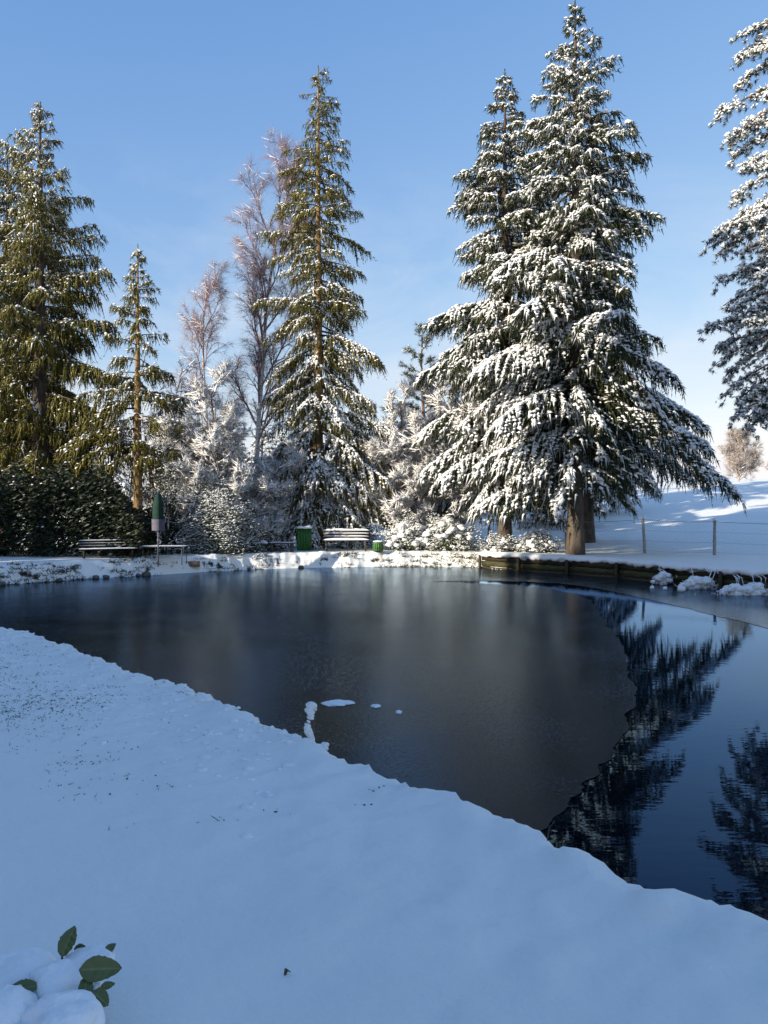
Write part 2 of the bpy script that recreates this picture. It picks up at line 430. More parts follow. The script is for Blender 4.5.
def m_ice(nm='thin_ice', r0=0.07, r1=0.18, bs=0.22, c0=(0.006, 0.009, 0.013), c1=(0.020, 0.027, 0.034)):
    m = bpy.data.materials.new(nm); m.use_nodes = True
    n, l = m.node_tree.nodes, m.node_tree.links
    b = n['Principled BSDF']; b.inputs['IOR'].default_value = 1.175
    co = n.new('ShaderNodeTexCoord')
    a = n.new('ShaderNodeTexNoise'); a.inputs['Scale'].default_value = 1.1; a.inputs['Detail'].default_value = 6; l.new(co.outputs['Object'], a.inputs['Vector'])
    mr = n.new('ShaderNodeMapRange'); mr.inputs['From Min'].default_value = 0.35; mr.inputs['From Max'].default_value = 0.7
    mr.inputs['To Min'].default_value = r0; mr.inputs['To Max'].default_value = r1
    l.new(a.outputs['Fac'], mr.inputs['Value']); l.new(mr.outputs[0], b.inputs['Roughness'])
    mx = n.new('ShaderNodeMix'); mx.data_type = 'RGBA'
    mx.inputs[6].default_value = (*c0, 1); mx.inputs[7].default_value = (*c1, 1)
    l.new(a.outputs['Fac'], mx.inputs[0]); l.new(mx.outputs[2], b.inputs['Base Color'])
    f = n.new('ShaderNodeTexNoise'); f.inputs['Scale'].default_value = 26; f.inputs['Detail'].default_value = 5; f.inputs['Roughness'].default_value = 0.6
    l.new(co.outputs['Object'], f.inputs['Vector'])
    bp = n.new('ShaderNodeBump'); bp.inputs['Strength'].default_value = bs; bp.inputs['Distance'].default_value = 0.01
    l.new(f.outputs['Fac'], bp.inputs['Height'])
    v = n.new('ShaderNodeTexVoronoi'); v.inputs['Scale'].default_value = 27; v.inputs['Randomness'].default_value = 1
    mpv = n.new('ShaderNodeMapping'); mpv.inputs['Scale'].default_value = (1, 0.7, 1); l.new(co.outputs['Object'], mpv.inputs[0])
    l.new(mpv.outputs[0], v.inputs['Vector'])
    g1 = n.new('ShaderNodeMapRange'); g1.inputs['From Min'].default_value = 0.10; g1.inputs['From Max'].default_value = 0.32
    l.new(v.outputs['Distance'], g1.inputs['Value'])
    a2 = n.new('ShaderNodeTexNoise'); a2.inputs['Scale'].default_value = 0.35; a2.inputs['Detail'].default_value = 3; l.new(co.outputs['Object'], a2.inputs['Vector'])
    g2 = n.new('ShaderNodeMapRange'); g2.inputs['From Min'].default_value = 0.40; g2.inputs['From Max'].default_value = 0.62; g2.inputs['To Min'].default_value = 0.05; g2.inputs['To Max'].default_value = 1.0
    l.new(a2.outputs['Fac'], g2.inputs['Value'])
    bp2 = n.new('ShaderNodeBump'); bp2.inputs['Distance'].default_value = 0.008
    l.new(g2.outputs[0], bp2.inputs['Strength']); l.new(g1.outputs[0], bp2.inputs['Height']); l.new(bp.outputs[0], bp2.inputs['Normal']); l.new(bp2.outputs[0], b.inputs['Normal'])
    b.inputs['Specular IOR Level'].default_value = 0.0; b.inputs['IOR'].default_value = 1.0
    gl = n.new('ShaderNodeBsdfGlossy'); gl.inputs['Color'].default_value = (0.66, 0.80, 0.95, 1)
    l.new(mr.outputs[0], gl.inputs['Roughness']); l.new(bp2.outputs[0], gl.inputs['Normal'])
    fr = n.new('ShaderNodeFresnel'); fr.inputs['IOR'].default_value = 1.21
    ms = n.new('ShaderNodeMixShader')
    l.new(fr.outputs[0], ms.inputs[0]); l.new(b.outputs[0], ms.inputs[1]); l.new(gl.outputs[0], ms.inputs[2])
    l.new(ms.outputs[0], n['Material Output'].inputs['Surface'])
    return m
M['ice'] = m_ice()
M['ice_clear'] = m_ice('clear_ice', 0.07, 0.16, 0.30, (0.012, 0.011, 0.008), (0.040, 0.034, 0.022))

# ------------------------------------------------------------------ pond outline and terrain
ctrl = np.array([(6.2, 0.9), (3.3, 1.9), (1.75, 3.3), (1.0, 4.25), (0.42, 4.95), (-0.40, 5.9), (-1.52, 7.4), (-2.68, 8.7), (-4.2, 10.6), (-5.5, 11.7),
                 (-8, 13.5), (-11, 16), (-12.3, 19), (-11.4, 22.0), (-9.8, 24.3), (-8, 26.2), (-4.3, 29.4), (0, 30.6), (3.2, 30.4),
                 (4.2, 29.1), (7.05, 26), (8.4, 23.2), (9.9, 20.6), (12, 17), (13, 12), (12, 6), (9.5, 2.2)])
def spline(P, k=14):
    n = len(P); out = []
    for i in range(n):
        p0, p1, p2, p3 = P[i - 1], P[i], P[(i + 1) % n], P[(i + 2) % n]
        for j in range(k):
            t = j / k
            out.append(0.5 * ((2 * p1) + (p2 - p0) * t + (2 * p0 - 5 * p1 + 4 * p2 - p3) * t * t + (3 * p1 - p0 - 3 * p2 + p3) * t ** 3))
    return np.array(out)
shore = spline(ctrl)

def signed(X, Y):
    """distance to the shore, positive on land"""
    X = np.asarray(X, float).ravel(); Y = np.asarray(Y, float).ravel()
    out = np.empty(len(X))
    A = shore; B = np.roll(shore, -1, 0); D = B - A; L2 = (D ** 2).sum(1)
    for s in range(0, len(X), 20000):
        x = X[s:s + 20000, None]; y = Y[s:s + 20000, None]
        t = np.clip(((x - A[:, 0]) * D[:, 0] + (y - A[:, 1]) * D[:, 1]) / L2, 0, 1)
        d2 = (x - A[:, 0] - t * D[:, 0]) ** 2 + (y - A[:, 1] - t * D[:, 1]) ** 2
        cr_ = ((A[:, 1] > y) != (B[:, 1] > y)) & (x < A[:, 0] + (y - A[:, 1]) / np.where(np.abs(D[:, 1]) < 1e-9, 1e-9, D[:, 1]) * D[:, 0])
        ins = cr_.sum(1) % 2 == 1
        d = np.sqrt(d2.min(1)); out[s:s + 20000] = np.where(ins, -d, d)
    return out

def height(X, Y):
    X = np.asarray(X, float); Y = np.asarray(Y, float); shp = X.shape
    X = X.ravel(); Y = Y.ravel()
    far = np.hypot(X, Y - 15) > 60
    d = np.where(far, 45.0, 0.0)
    i = ~far
    d[i] = signed(X[i], Y[i])
    wallish = sstep(3.4, 4.4, X) * sstep(15, 17, Y) * (Y > 14)
    near = 1 - sstep(12.5, 15, Y)
    dn = d + (1 - wallish) * (0.22 * fbm(X * 1.6, Y * 1.6, 3, 4) + 0.10 * fbm(X * 6, Y * 6, 8, 3))
    zb = 0.45 * near + (1 - near) * 0.56
    w = 0.30 * near + (1 - near) * 0.55
    w = w * (1 - wallish) + 0.30 * wallish
    off = 0.10 * wallish
    rise = sstep(0, 1, (dn - off) / w)
    h = -0.55 * sstep(0.05, 1.2, -d) - 0.06 + (zb + 0.06) * rise
    land = sstep(0.1, 0.8, d)
    # soft drifts, lumpy rim along the near bank
    h += land * (0.055 * fbm(X * 0.7, Y * 0.7, 21, 4) + 0.018 * fbm(X * 3.1, Y * 3.1, 33, 3))
    rim = np.exp(-((d - 0.33) / 0.24) ** 2)
    h += near * rim * (0.04 + 0.16 * fbm(X * 4.5, Y * 4.5, 41, 4))
    h += (1 - near) * (1 - wallish) * rim * 0.42 * fbm(X * 3.0, Y * 3.0, 47, 4)
    edge = np.exp(-((d - 0.9) / 0.9) ** 2) * near
    h += edge * (0.06 * fbm(X * 7, Y * 7, 52, 3) + 0.05 * np.clip(fbm(X * 3.3, Y * 3.3, 57, 4), 0, 1) )
    # slope rising behind the right bank
    ridge = np.clip(2.0 + 0.070 * X, 0.4, 7.0)
    s = sstep(0, 1, (Y - 30.5 + 0.25 * np.clip(X - 8, -5, 30)) / 42)
    h += ridge * s * sstep(-6, 10, X) * (d > 0)
    h += (d > 6) * sstep(6, 20, d) * 0.35 * fbm(X * 0.16, Y * 0.16, 60, 3)
    back = sstep(90, 260, Y)
    h += back * 3.0
    return h.reshape(shp)

def lines(a, b, fine, ranges, lim):
    xs = [a]
    while xs[-1] < b:
        x = xs[-1]; st = None
        for r0, r1, q in ranges:
            if r0 <= x < r1: st = q
        if st is None:
            dist = min(min(abs(x - r0), abs(x - r1)) for r0, r1, q in ranges)
            st = 0.15 + dist * 0.16
        xs.append(x + st)
    return np.array(xs)
# build the two line sets outwards from the detailed core
def axis_lines(core, lo, hi):
    c = lines(core[0][0], core[-1][1], None, core, None)
    up = [c[-1]]; st = core[-1][2]
    while up[-1] < hi: st *= 1.16; up.append(up[-1] + st)
    dn = [c[0]]; st = core[0][2]
    while dn[-1] > lo: st *= 1.16; dn.append(dn[-1] - st)
    return np.concatenate([dn[:0:-1], c, up[1:]])
gx = axis_lines([(-14, -6.2, 0.13), (-6.2, 2.6, 0.056), (2.6, 14, 0.14)], -700, 700)
gy = axis_lines([(0.6, 12.2, 0.056), (12.2, 20, 0.2), (20, 34, 0.12)], -500, 1200)
GX, GY = np.meshgrid(gx, gy)
GZ = height(GX, GY)
nx, ny = len(gx), len(gy)
idx = np.arange(nx * ny).reshape(ny, nx)
a, b_, c_, d_ = idx[:-1, :-1].ravel(), idx[:-1, 1:].ravel(), idx[1:, 1:].ravel(), idx[1:, :-1].ravel()
g = MB(); g.add(np.stack([GX.ravel(), GY.ravel(), GZ.ravel()], 1), np.concatenate([np.stack([a, b_, c_], 1), np.stack([a, c_, d_], 1)]))
ground = g.build('ground', M['ground'], smooth=True)
tag(ground, 'snow covered banks round the pond and the slope behind', 'ground', kind='structure')

def gh(x, y): return float(height(np.array([x]), np.array([y]))[0])

# water and the ice lying on it
def sheet(name, pts, z, m, thick=0.0):
    me = bpy.data.meshes.new(name)
    import bmesh
    bm = bmesh.new()
    vsn = [bm.verts.new((p[0], p[1], z)) for p in pts]
    f = bm.faces.new(vsn); f.normal_update()
    if f.normal.z < 0: f.normal_flip()
    bmesh.ops.triangulate(bm, faces=[f], ngon_method='EAR_CLIP')
    bm.to_mesh(me); bm.free(); me.materials.append(m)
    return link(name, me)
water = sheet('water', [(-15, 0), (16, 0), (16, 33), (-15, 33)], 0.0, M['water'])
tag(water, 'dark open water of the pond mirroring trees and sky', 'water', kind='structure')
def wpx(x, y): return ((x - 384) / 804 * (EYE * 804 / (y - 512)), EYE * 804 / (y - 512))
arc = [wpx(*p) for p in [(505, 868), (520, 850), (545, 828), (575, 800), (602, 768), (622, 735), (632, 708), (634, 685), (627, 660), (616, 636), (604, 618), (596, 608), (588, 599), (574, 594),
                         (550, 589), (520, 586), (480, 583.5), (450, 582.5), (432, 581.8), (470, 581), (520, 581.5), (560, 583.5), (600, 589), (640, 597.5), (690, 609), (735, 620), (768, 629), (800, 640)]]
def wob(P, amp=0.05, k=5):
    P = np.array(P); out = []
    for i in range(len(P) - 1):
        for j in range(k):
            q = P[i] + (P[i + 1] - P[i]) * j / k
            q = q + rng.normal(0, amp, 2) * min(1.0, np.linalg.norm(P[i + 1] - P[i])) * 0.5
            out.append(tuple(q))
    out.append(tuple(P[-1])); return out
ice_poly = wob(wob(arc, 0.07, 4), 0.06, 4) + [(14.5, 10), (15.5, 20), (12, 32), (-14.5, 32.5), (-14.5, 10), (-5, 6), (-0.5, 4.2)]
# a melted hole by the near bank, joined to the outline by a hair-thin slit
hc = np.array(wpx(352, 722)); hole = []
for k in range(26):
    an = 2 * math.pi * k / 26 - math.pi / 2
    rr = 1 + 0.25 * math.sin(3 * an + 1) + rng.uniform(-0.1, 0.1)
    hole.append((hc[0] + 0.62 * rr * math.cos(an), hc[1] + 0.85 * rr * math.sin(an)))
s0 = (hole[0][0] - 0.003, hole[0][1]); s1 = (hole[0][0] + 0.003, hole[0][1])
i_end = len(ice_poly)
ice_poly = ice_poly[:-1] + [(-1.2, 4.8), (s0[0], 5.4), s0] + hole[:0:-1] + [s1, (s1[0], 5.4)] + [ice_poly[-1]]
ice = sheet('ice', ice_poly, 0.006, M['ice'])
tag(ice, 'dull grey skin of ice over most of the pond', 'ice', kind='structure')

thin = sheet('ice', [(hc[0] + (x - hc[0]) * 1.05, hc[1] + (y - hc[1]) * 1.05) for x, y in hole], 0.0055, M['ice_clear'])
tag(thin, 'small patch of clearer brownish ice by the stake', 'ice', kind='structure')

# ------------------------------------------------------------------ conifers
def tree_trunk(H, r, m, root, lean=0.0, zb=-0.3, name='trunk', sides=10, bend=0.0):
    k = 16; z = np.linspace(zb, H, k)
    t = (z - zb) / (H - zb)
    rad = r * (1 - t) ** 0.85 + 0.012 + 0.35 * r * np.exp(-(z - zb) / 0.5)
    pts = np.stack([lean * t * H + bend * np.sin(t * 5), 0.3 * bend * np.cos(t * 4), z], 1)
    mb = MB(); mb.tube(pts, rad, sides, wob=0.06)
    return mb.build(name, m, root, smooth=True)

def grow_bough(br, fo, sn, cn_, base, az, L, a, b, t, dens, hang, wid, sw, ps, seed, cones=0.0, fan=0.40, brush=True):
    up = np.array([0, 0, 1.0])
    d = np.array([math.cos(az), math.sin(az), 0.0]); pr = np.array([-d[1], d[0], 0.0])
    cur = rng.normal(0, 0.06)
    def P(s):
        s = np.asarray(s)[:, None]
        return base + d * L * s * (1 - 0.15 * max(0, -b) * s) + pr * L * cur * s * s + up * L * (a * s + b * s * s)
    ss = np.linspace(0, 1, 6); pp = P(ss)
    r0 = 0.012 + 0.014 * L
    br.segs(pp[:-1], pp[1:], r0 * (1 - ss[:-1] * 0.8), r0 * (1 - ss[1:] * 0.8), 3)
    ns = max(4, int(L * 11 * dens))
    s = rng.uniform(0.08, 1.0, ns) ** 0.75
    side = rng.choice([-1.0, 1.0], ns)
    pb = P(s)
    l2 = (fan * L * (1 - s) ** 0.65 * np.minimum(1, s * 3.0) + 0.10 + 0.05 * L) * rng.uniform(0.55, 1.15, ns)
    l2 = np.minimum(l2, 1.35)
    ang = rng.uniform(0.45, 1.1, ns)
    slope = a + 2 * b * s
    d2 = norm(d[None] * np.cos(ang)[:, None] + pr[None] * (np.sin(ang) * side)[:, None] + up[None] * (slope * 0.6 - 0.06)[:, None])
    npt = np.maximum(2, (l2 / 0.115).astype(int))
    ii = np.repeat(np.arange(ns), npt)
    u = np.concatenate([(np.arange(q) + rng.uniform(0.1, 0.9, q)) / q for q in npt])
    q0 = pb[ii] + d2[ii] * (l2[ii] * u)[:, None]
    q0[:, 2] -= 0.40 * l2[ii] * u * u * (1 + 0.8 * (1 - t))
    N = len(ii)
    # hanging twigs
    hl = hang * (0.45 + 0.75 * (1 - t)) * rng.uniform(0.3, 1.3, N) * (0.5 + 0.5 * min(1, L / 1.5)) + 0.07
    hd = np.stack([rng.normal(0, 0.20, N), rng.normal(0, 0.20, N), -np.ones(N)], 1) + d2[ii] * (0.18 + 0.45 * t)
    fo.spikes(q0, hd, hl * 0.85, wid * rng.uniform(0.6, 1.2, N))
    if brush:
        hn = norm(hd); m_ = rng.uniform(0.15, 0.8, N)[:, None]
        fo.spikes(q0 + hn * hl[:, None] * m_, hn * 0.7 + rng.normal(0, 0.45, (N, 3)), rng.uniform(0.08, 0.18, N), 0.036)
    # shoots along the branchlet
    fd = d2[ii] + rng.normal(0, 0.42, (N, 3)) + np.array([0, 0, -0.15])
    fo.spikes(q0, fd, rng.uniform(0.08, 0.20, N), wid * rng.uniform(0.5, 1.0, N))
    # snow lying on the branchlets and clinging to the twigs
    patch = noise2(q0[:, 0] * 1.5 + seed, q0[:, 1] * 1.5 + q0[:, 2] * 1.7, seed)
    pz = ps * (0.35 + 1.1 * patch)
    k = rng.uniform(0, 1, N) < pz
    Nk = int(k.sum())
    if Nk:
        sz = sw * rng.uniform(0.6, 1.35, Nk)
        sn.lumps(q0[k] + up * (0.030 * sz[:, None]) + rng.normal(0, 0.012, (Nk, 3)), d2[ii][k] + rng.normal(0, 0.2, (Nk, 3)), 0.095 * sz, 0.058 * sz, 0.038 * sz)
        k2 = rng.uniform(0, 1, Nk) < 0.6 * min(1, ps + 0.1)
        n2 = int(k2.sum())
        hdd = hd[k][k2] + rng.normal(0, 0.1, (n2, 3)) + d[None] * 0.15
        sn.spikes(q0[k][k2] + d[None] * 0.03 + up * 0.015, hdd, hl[k][k2] * rng.uniform(0.35, 0.9, n2), 0.058 * sw)
    nm = int(L * 8 * ps)
    if nm:
        sm = rng.uniform(0.2, 0.98, nm); pm = P(sm)
        sn.lumps(pm + up * 0.035 + rng.normal(0, 0.03, (nm, 3)), np.repeat(d[None], nm, 0) + up * (a + b) + rng.normal(0, .15, (nm, 3)), 0.12 * sw, 0.07 * sw, 0.05 * sw)
    if cones and t > 0.6 and rng.uniform() < cones:
        kk = rng.integers(0, N, 4)
        cn_.lumps(q0[kk] - up * 0.12, np.repeat(np.array([[0.05, 0, -1.0]]), 4, 0), 0.085, 0.03, 0.03)

def spruce(name, label, loc, H, Lmax, seed, zc=1.0, p=0.8, snow=lambda t: 0.5, droop=lambda t: 0.0, a_lo=-0.30, a_hi=0.55, dens=1.0, nb=6, step=0.42,
           hang=0.3, mneedle='needle', r=0.30, amod=None, extra=(), lean=0.0, cones=0, sw=1.0, mb_bark='bark', group='spruces round the pond', gaps=0.0, wid=0.05, rz=0.0, rag=0.6, fan=0.40, only=False, tip=0.22, brush=True, lee=0.0):
    global rng
    rng = np.random.default_rng(seed)
    root = thing(name, label, 'tree', loc, rz, group)
    tree_trunk(H, r, M[mb_bark], root, lean)
    br, fo, sn, cn_ = MB(), MB(), MB(), MB()
    z = zc
    while z < H - 0.25 and not only:
        t = (z - zc) / (H - zc)
        L0 = Lmax * (1 - t) ** p * (0.72 + 0.28 * min(1, t / 0.12)) + 0.10
        n = max(4, int(round(nb * (0.75 + 0.25 * (1 - t)))))
        az0 = rng.uniform(0, 6.28)
        for k in range(n):
            if rng.uniform() < gaps: continue
            az = az0 + 6.2832 * k / n + rng.normal(0, 0.25)
            nz = noise2(np.array([az * 0.9 + seed]), np.array([z * 0.75]), seed)[0] - 0.5
            L = L0 * rng.uniform(0.62, 1.12) * (1 + rag * 1.3 * nz) * (0.35 + 0.65 * min(1, (1 - t) / tip))
            if amod: L *= amod(az, t)
            a = a_lo + (a_hi - a_lo) * t ** 1.2 + rng.normal(0, 0.13)
            b = -droop(t) + rng.normal(0, 0.10)
            if L > 0.08:
                grow_bough(br, fo, sn, cn_, np.array([lean * z, 0, z + rng.uniform(-0.15, 0.15)]), az, L, a, b, t, dens, hang, wid, sw * (1 - 0.35 * t), snow(t) * (1 - lee * max(0, math.cos(az) + 0.25) / 1.25), seed, cones, fan, brush)
        z += step * rng.uniform(0.8, 1.2) * (1 - 0.6 * t)
    if not only:
        zt = np.linspace(H - 0.9, H, 40)
        top = np.stack([np.full(40, lean * H), np.zeros(40), zt], 1)
        an = rng.uniform(0, 6.28, 40)
        fo.spikes(top, np.stack([np.cos(an), np.sin(an), rng.uniform(0.3, 1.4, 40)], 1), 0.05 + 0.22 * (H - zt), 0.045)
        tag(br.build('branches', M['bark'], root), kind='stuff')
        cr_ = fo.build('crown', M[mneedle], root)
        tag(sn.build('snow', M['snow'], cr_, smooth=False), kind='stuff')
        if cn_.n: tag(cn_.build('cones', M['cone'], cr_), kind='stuff')
    # the large sweeping boughs are pieces of their own
    for (ez, eaz, eL, ea, eb) in extra:
        br, fo, sn = MB(), MB(), MB()
        t = min(max((ez - zc) / (H - zc), 0), 1)
        grow_bough(br, fo, sn, cn_, np.array([lean * ez, 0, ez]), eaz, eL, ea, eb, t, dens * 1.25, hang, wid, sw, snow(t) * (1 - lee * max(0, math.cos(eaz)) * 0.6), seed, 0, fan)
        bo = fo.build('bough', M[mneedle], root)
        br.build('limb', M['bark'], bo)
        tag(sn.build('snow', M['snow'], bo), kind='stuff')
    return root

def S(x, y): return (x, y, gh(x, y) - 0.05)

import time as _t
T0 = _t.time()
# the big spruce on the right bank and its narrower neighbour
def am_right(az, t):
    c = math.cos(az)
    if math.sin(az) < -0.55 and t < 0.22: return 0.5
    return 1.0 + ((0.12 if t > 0.12 else -0.3) * c * (1 - t) if c > 0.2 else 0.0)
SPR_R = spruce('spruce_tree', 'tallest snow laden spruce with sweeping low boughs beside the right plank wall', S(6.95, 29.2), 20.2, 4.1, 101, zc=3.4, p=0.72,
       snow=lambda t: 0.95 - 0.15 * t - 0.5 * max(0, t - 0.8) / 0.2, droop=lambda t: 0.10 + 0.22 * (1 - t), a_lo=-0.28, a_hi=0.60, dens=1.2, nb=7, step=0.62, hang=0.46, r=0.29, amod=am_right, cones=0.02, sw=1.32, gaps=0.06, lee=0.55,
       extra=[(6.0, 0.05, 5.9, -0.40, -0.18), (7.4, 0.2, 5.0, -0.40, -0.10), (5.9, -0.45, 4.6, -0.26, -0.18), (4.9, 0.5, 5.4, -0.18, -0.12), (6.2, -2.5, 4.2, -0.15, -0.26), (4.6, -2.9, 3.9, -0.15, -0.22), (7.8, -2.75, 4.3, -0.06, -0.26), (9.3, -2.3, 3.9, -0.02, -0.26)])
SPR_R2 = spruce('spruce_tree', 'narrower spruce with brown cones near its top, left of the tallest spruce', S(4.75, 31.6), 19.0, 3.3, 102, zc=3.2, p=0.55,
       snow=lambda t: 0.95 - 0.45 * t, droop=lambda t: 0.12 + 0.20 * (1 - t), a_lo=-0.30, a_hi=0.25, dens=1.2, nb=7, step=0.62, hang=0.46, r=0.27, cones=0.5, sw=1.3, gaps=0.08, lee=0.4,
       extra=[(5.0, 3.3, 3.4, -0.30, -0.25), (4.4, 3.7, 3.3, -0.30, -0.22), (6.3, 3.0, 3.6, -0.2, -0.25), (8.2, 3.2, 3.5, -0.12, -0.25), (9.9, 3.4, 3.2, -0.1, -0.22)])
copy_tree(SPR_R2, (9.3, 36.6, gh(9.3, 36.6) - 0.05), 2.1, 0.95, 'spruce added to shade the slope, mostly hidden behind the right half of the tallest spruce')  # added tree, there to cast its shadow over the right slope
# centre spruce
def am_c(az, t):
    return 0.52 if t > 0.27 and math.cos(az + 2.0) > 0.62 else 1.0
SPR_C = spruce('spruce_tree', 'slim spruce behind the bench, olive green above and white below', S(-2.85, 34.8), 20.9, 2.8, 103, zc=1.7, p=0.38,
       snow=lambda t: min(1, max(0.12, 1.10 - 1.30 * t)), droop=lambda t: 0.04 + 0.30 * (1 - t), a_lo=-0.34, a_hi=0.22, dens=1.1, nb=7, step=0.56, hang=0.58, r=0.27, tip=0.40, wid=0.045, amod=am_c,
       cones=0.08, sw=1.1, mneedle='needle_gold', mb_bark='bark_gold', gaps=0.10, rag=1.0)
# left group
SPR_L = spruce('spruce_tree', 'tall olive green spruce with long hanging curtains at the left edge', S(-13.9, 32.5), 18.2, 3.3, 104, zc=3.2, p=0.50,
       snow=lambda t: 0.06 + 0.85 * t * t, droop=lambda t: -0.10 + 0.30 * (1 - t), a_lo=-0.25, a_hi=0.65, dens=1.15, nb=6, step=0.62, hang=0.72, r=0.36, mneedle='needle_gold', gaps=0.16, tip=0.35, wid=0.055, rag=0.9,
       extra=[(6.4, -0.5, 3.4, -0.10, -0.20), (7.8, -0.4, 3.6, -0.06, -0.16), (9.2, -0.3, 3.4, 0.05, -0.10), (10.8, -0.2, 3.2, 0.15, -0.06)])
SPR_L2 = spruce('spruce_tree', 'dark spruce half cut off by the left edge, behind the curtain spruce', S(-16.2, 34.6), 17.6, 3.2, 105, zc=3.0, p=0.5,
       snow=lambda t: 0.08 + 0.6 * t * t, droop=lambda t: 0.12 * (1 - t), a_lo=-0.30, a_hi=0.5, dens=1.1, nb=5, step=0.7, hang=0.75, r=0.30, gaps=0.15, wid=0.055, rag=0.8)
SPR_L4 = spruce('spruce_tree', 'small pointed spruce with gold lit trunk and olive boughs reaching left', S(-9.5, 31.0), 11.9, 1.9, 106, zc=3.8, p=0.55,
       snow=lambda t: 0.12 + 0.45 * t, droop=lambda t: 0.05 + 0.12 * (1 - t), a_lo=-0.15, a_hi=0.5, dens=1.25, nb=5, step=0.55, hang=0.55, r=0.20, gaps=0.1, mneedle='needle_gold', mb_bark='bark_gold', rag=0.9,
       extra=[(4.8, 3.25, 3.1, 0.0, -0.26), (4.2, 3.5, 3.0, -0.05, -0.30), (5.6, 3.0, 2.7, 0.02, -0.25), (3.7, 3.35, 2.6, -0.15, -0.25)])
print('spruces', _t.time() - T0)

# ------------------------------------------------------------------ pines
def pine(name, label, loc, H, seed, limbs, snow=0.6, r=0.25, tuft=0.16, ntuft=26, sw=1.0, group=None, lean=0.0, side=9, l2s=1.0, droop2=0.0):
    global rng
    rng = np.random.default_rng(seed)
    root = thing(name, label, 'tree', loc, 0, group)
    tree_trunk(H, r, M['bark_pine'], root, lean, bend=0.12)
    br, fo, sn = MB(), MB(), MB()
    up = np.array([0, 0, 1.0])
    for (z, az, L, a, b) in limbs:
        d = np.array([math.cos(az), math.sin(az), 0.0]); pr = np.array([-d[1], d[0], 0.0])
        base = np.array([lean * z, 0, z])
        def P(s):
            s = np.asarray(s)[:, None]
            return base + d * L * s + pr * (0.10 * L * np.sin(3 * s + z)) + up * L * (a * s + b * s * s)
        ss = np.linspace(0, 1, 8); pp = P(ss); r0 = 0.02 + 0.018 * L
        br.segs(pp[:-1], pp[1:], r0 * (1 - ss[:-1] * .8), r0 * (1 - ss[1:] * .8), 4)
        ns = max(5, int(L * side))
        s = rng.uniform(0.22, 1, ns) ** 0.8
        pb = P(s)
        d2 = norm(d[None] * rng.uniform(0.3, 1, (ns, 1)) + pr[None] * rng.normal(0, 0.65, (ns, 1)) + up[None] * (a + 2 * b * s[:, None] + rng.normal(-0.05, 0.28, (ns, 1))))
        l2 = l2s * rng.uniform(0.25, 0.75, ns) * (0.5 + 0.2 * L) * (1.1 - 0.5 * s)
        br.segs(pb, pb + d2 * l2[:, None], 0.014, 0.006, 3)
        nt = np.maximum(2, (l2 / 0.10).astype(int)); ii = np.repeat(np.arange(ns), nt)
        u = np.concatenate([np.linspace(0.1, 1.05, q) for q in nt])
        tcn = pb[ii] + d2[ii] * (l2[ii] * u)[:, None] + rng.normal(0, 0.04, (len(ii), 3))
        tcn[:, 2] -= droop2 * l2[ii] * u * u
        N = len(ii); jj = np.repeat(np.arange(N), ntuft)
        nd = norm(rng.normal(0, 0.75, (len(jj), 3)) + d2[ii][jj] * 1.0 + up * 0.05)
        fo.spikes(tcn[jj], nd, tuft * rng.uniform(0.6, 1.15, len(jj)), 0.024, flat=0.5)
        k = rng.uniform(0, 1, N) < snow
        Nk = int(k.sum())
        for q in range(3):
            sc_ = sw * rng.uniform(.5, 1.2, Nk)
            sn.lumps(tcn[k] + up * 0.045 + rng.normal(0, 0.05, (Nk, 3)) * np.array([1, 1, .5]), d2[ii][k] + rng.normal(0, 0.4, (Nk, 3)), 0.075 * sc_, 0.05 * sc_, 0.04 * sc_)
        kk = rng.uniform(0, 1, len(jj)) < snow * 0.22
        sn.spikes(tcn[jj][kk] + up * 0.02, nd[kk] + up * 0.2, tuft * 0.9, 0.035)
    tag(br.build('branches', M['bark_pine'], root), kind='stuff')
    c = fo.build('crown', M['needle_pine'], root)
    tag(sn.build('snow', M['snow'], c), kind='stuff')
    return root

rl = random.Random(5)
limbs = []
for (z, L, a, b) in [(13.6, 1.7, -.1, -.2), (12.3, 2.2, -.05, -.30), (11.6, 1.9, -.1, -.25), (10.6, 1.9, -.1, -.3), (14.4, 1.6, -.1, -.2), (9.6, 2.35, -.15, -.45), (9.2, 2.0, -.1, -.3), (8.3, 1.7, -.1, -.25), (7.5, 2.4, .0, -.25), (6.9, 1.9, -.1, -.3), (6.0, 2.5, .05, -.15), (5.7, 2.1, -.1, -.3), (5.0, 2.0, -.2, -.35), (4.3, 1.9, -.1, -.3), (3.9, 1.5, -.1, -.2)]:
    limbs.append((z + 0.9, math.pi + rl.uniform(-0.3, 0.3), L, a, b))
    limbs.append((z + 0.7, math.pi + 0.55 + rl.uniform(-.2, .2), L * 0.85, a, b))
    limbs.append((z + 0.6, math.pi - 0.6 + rl.uniform(-.2, .2), L * 0.85, a, b))
    for q in range(2): limbs.append((z + rl.uniform(0, 1), rl.uniform(-1.8, 1.8), L * rl.uniform(0.7, 1.0), a, b))
pine('pine_tree', 'snow clumped pine leaning its boughs in from the right edge', (11.35, 22.0, gh(11.35, 22) - 0.05), 16.0, 201, limbs, snow=0.8, r=0.28, ntuft=16, sw=1.1, side=13, l2s=0.62, droop2=0.45, tuft=0.15)
limbs2 = []
for k in range(34):
    z = 3.2 + 9.2 * k / 34; t = k / 34
    limbs2.append((z, rl.uniform(0, 6.28), (2.7 - 1.9 * t) * rl.uniform(0.7, 1.1), 0.15 + 0.3 * t, 0.05))
PINE_B = pine('pine_tree', 'dark green pine showing between the bench spruce and the right spruces', (2.45, 50, gh(2.45, 50)), 11.9, 202, limbs2, snow=0.10, r=0.2, tuft=0.28, ntuft=13, sw=1.2, side=10)
print('pines', _t.time() - T0)

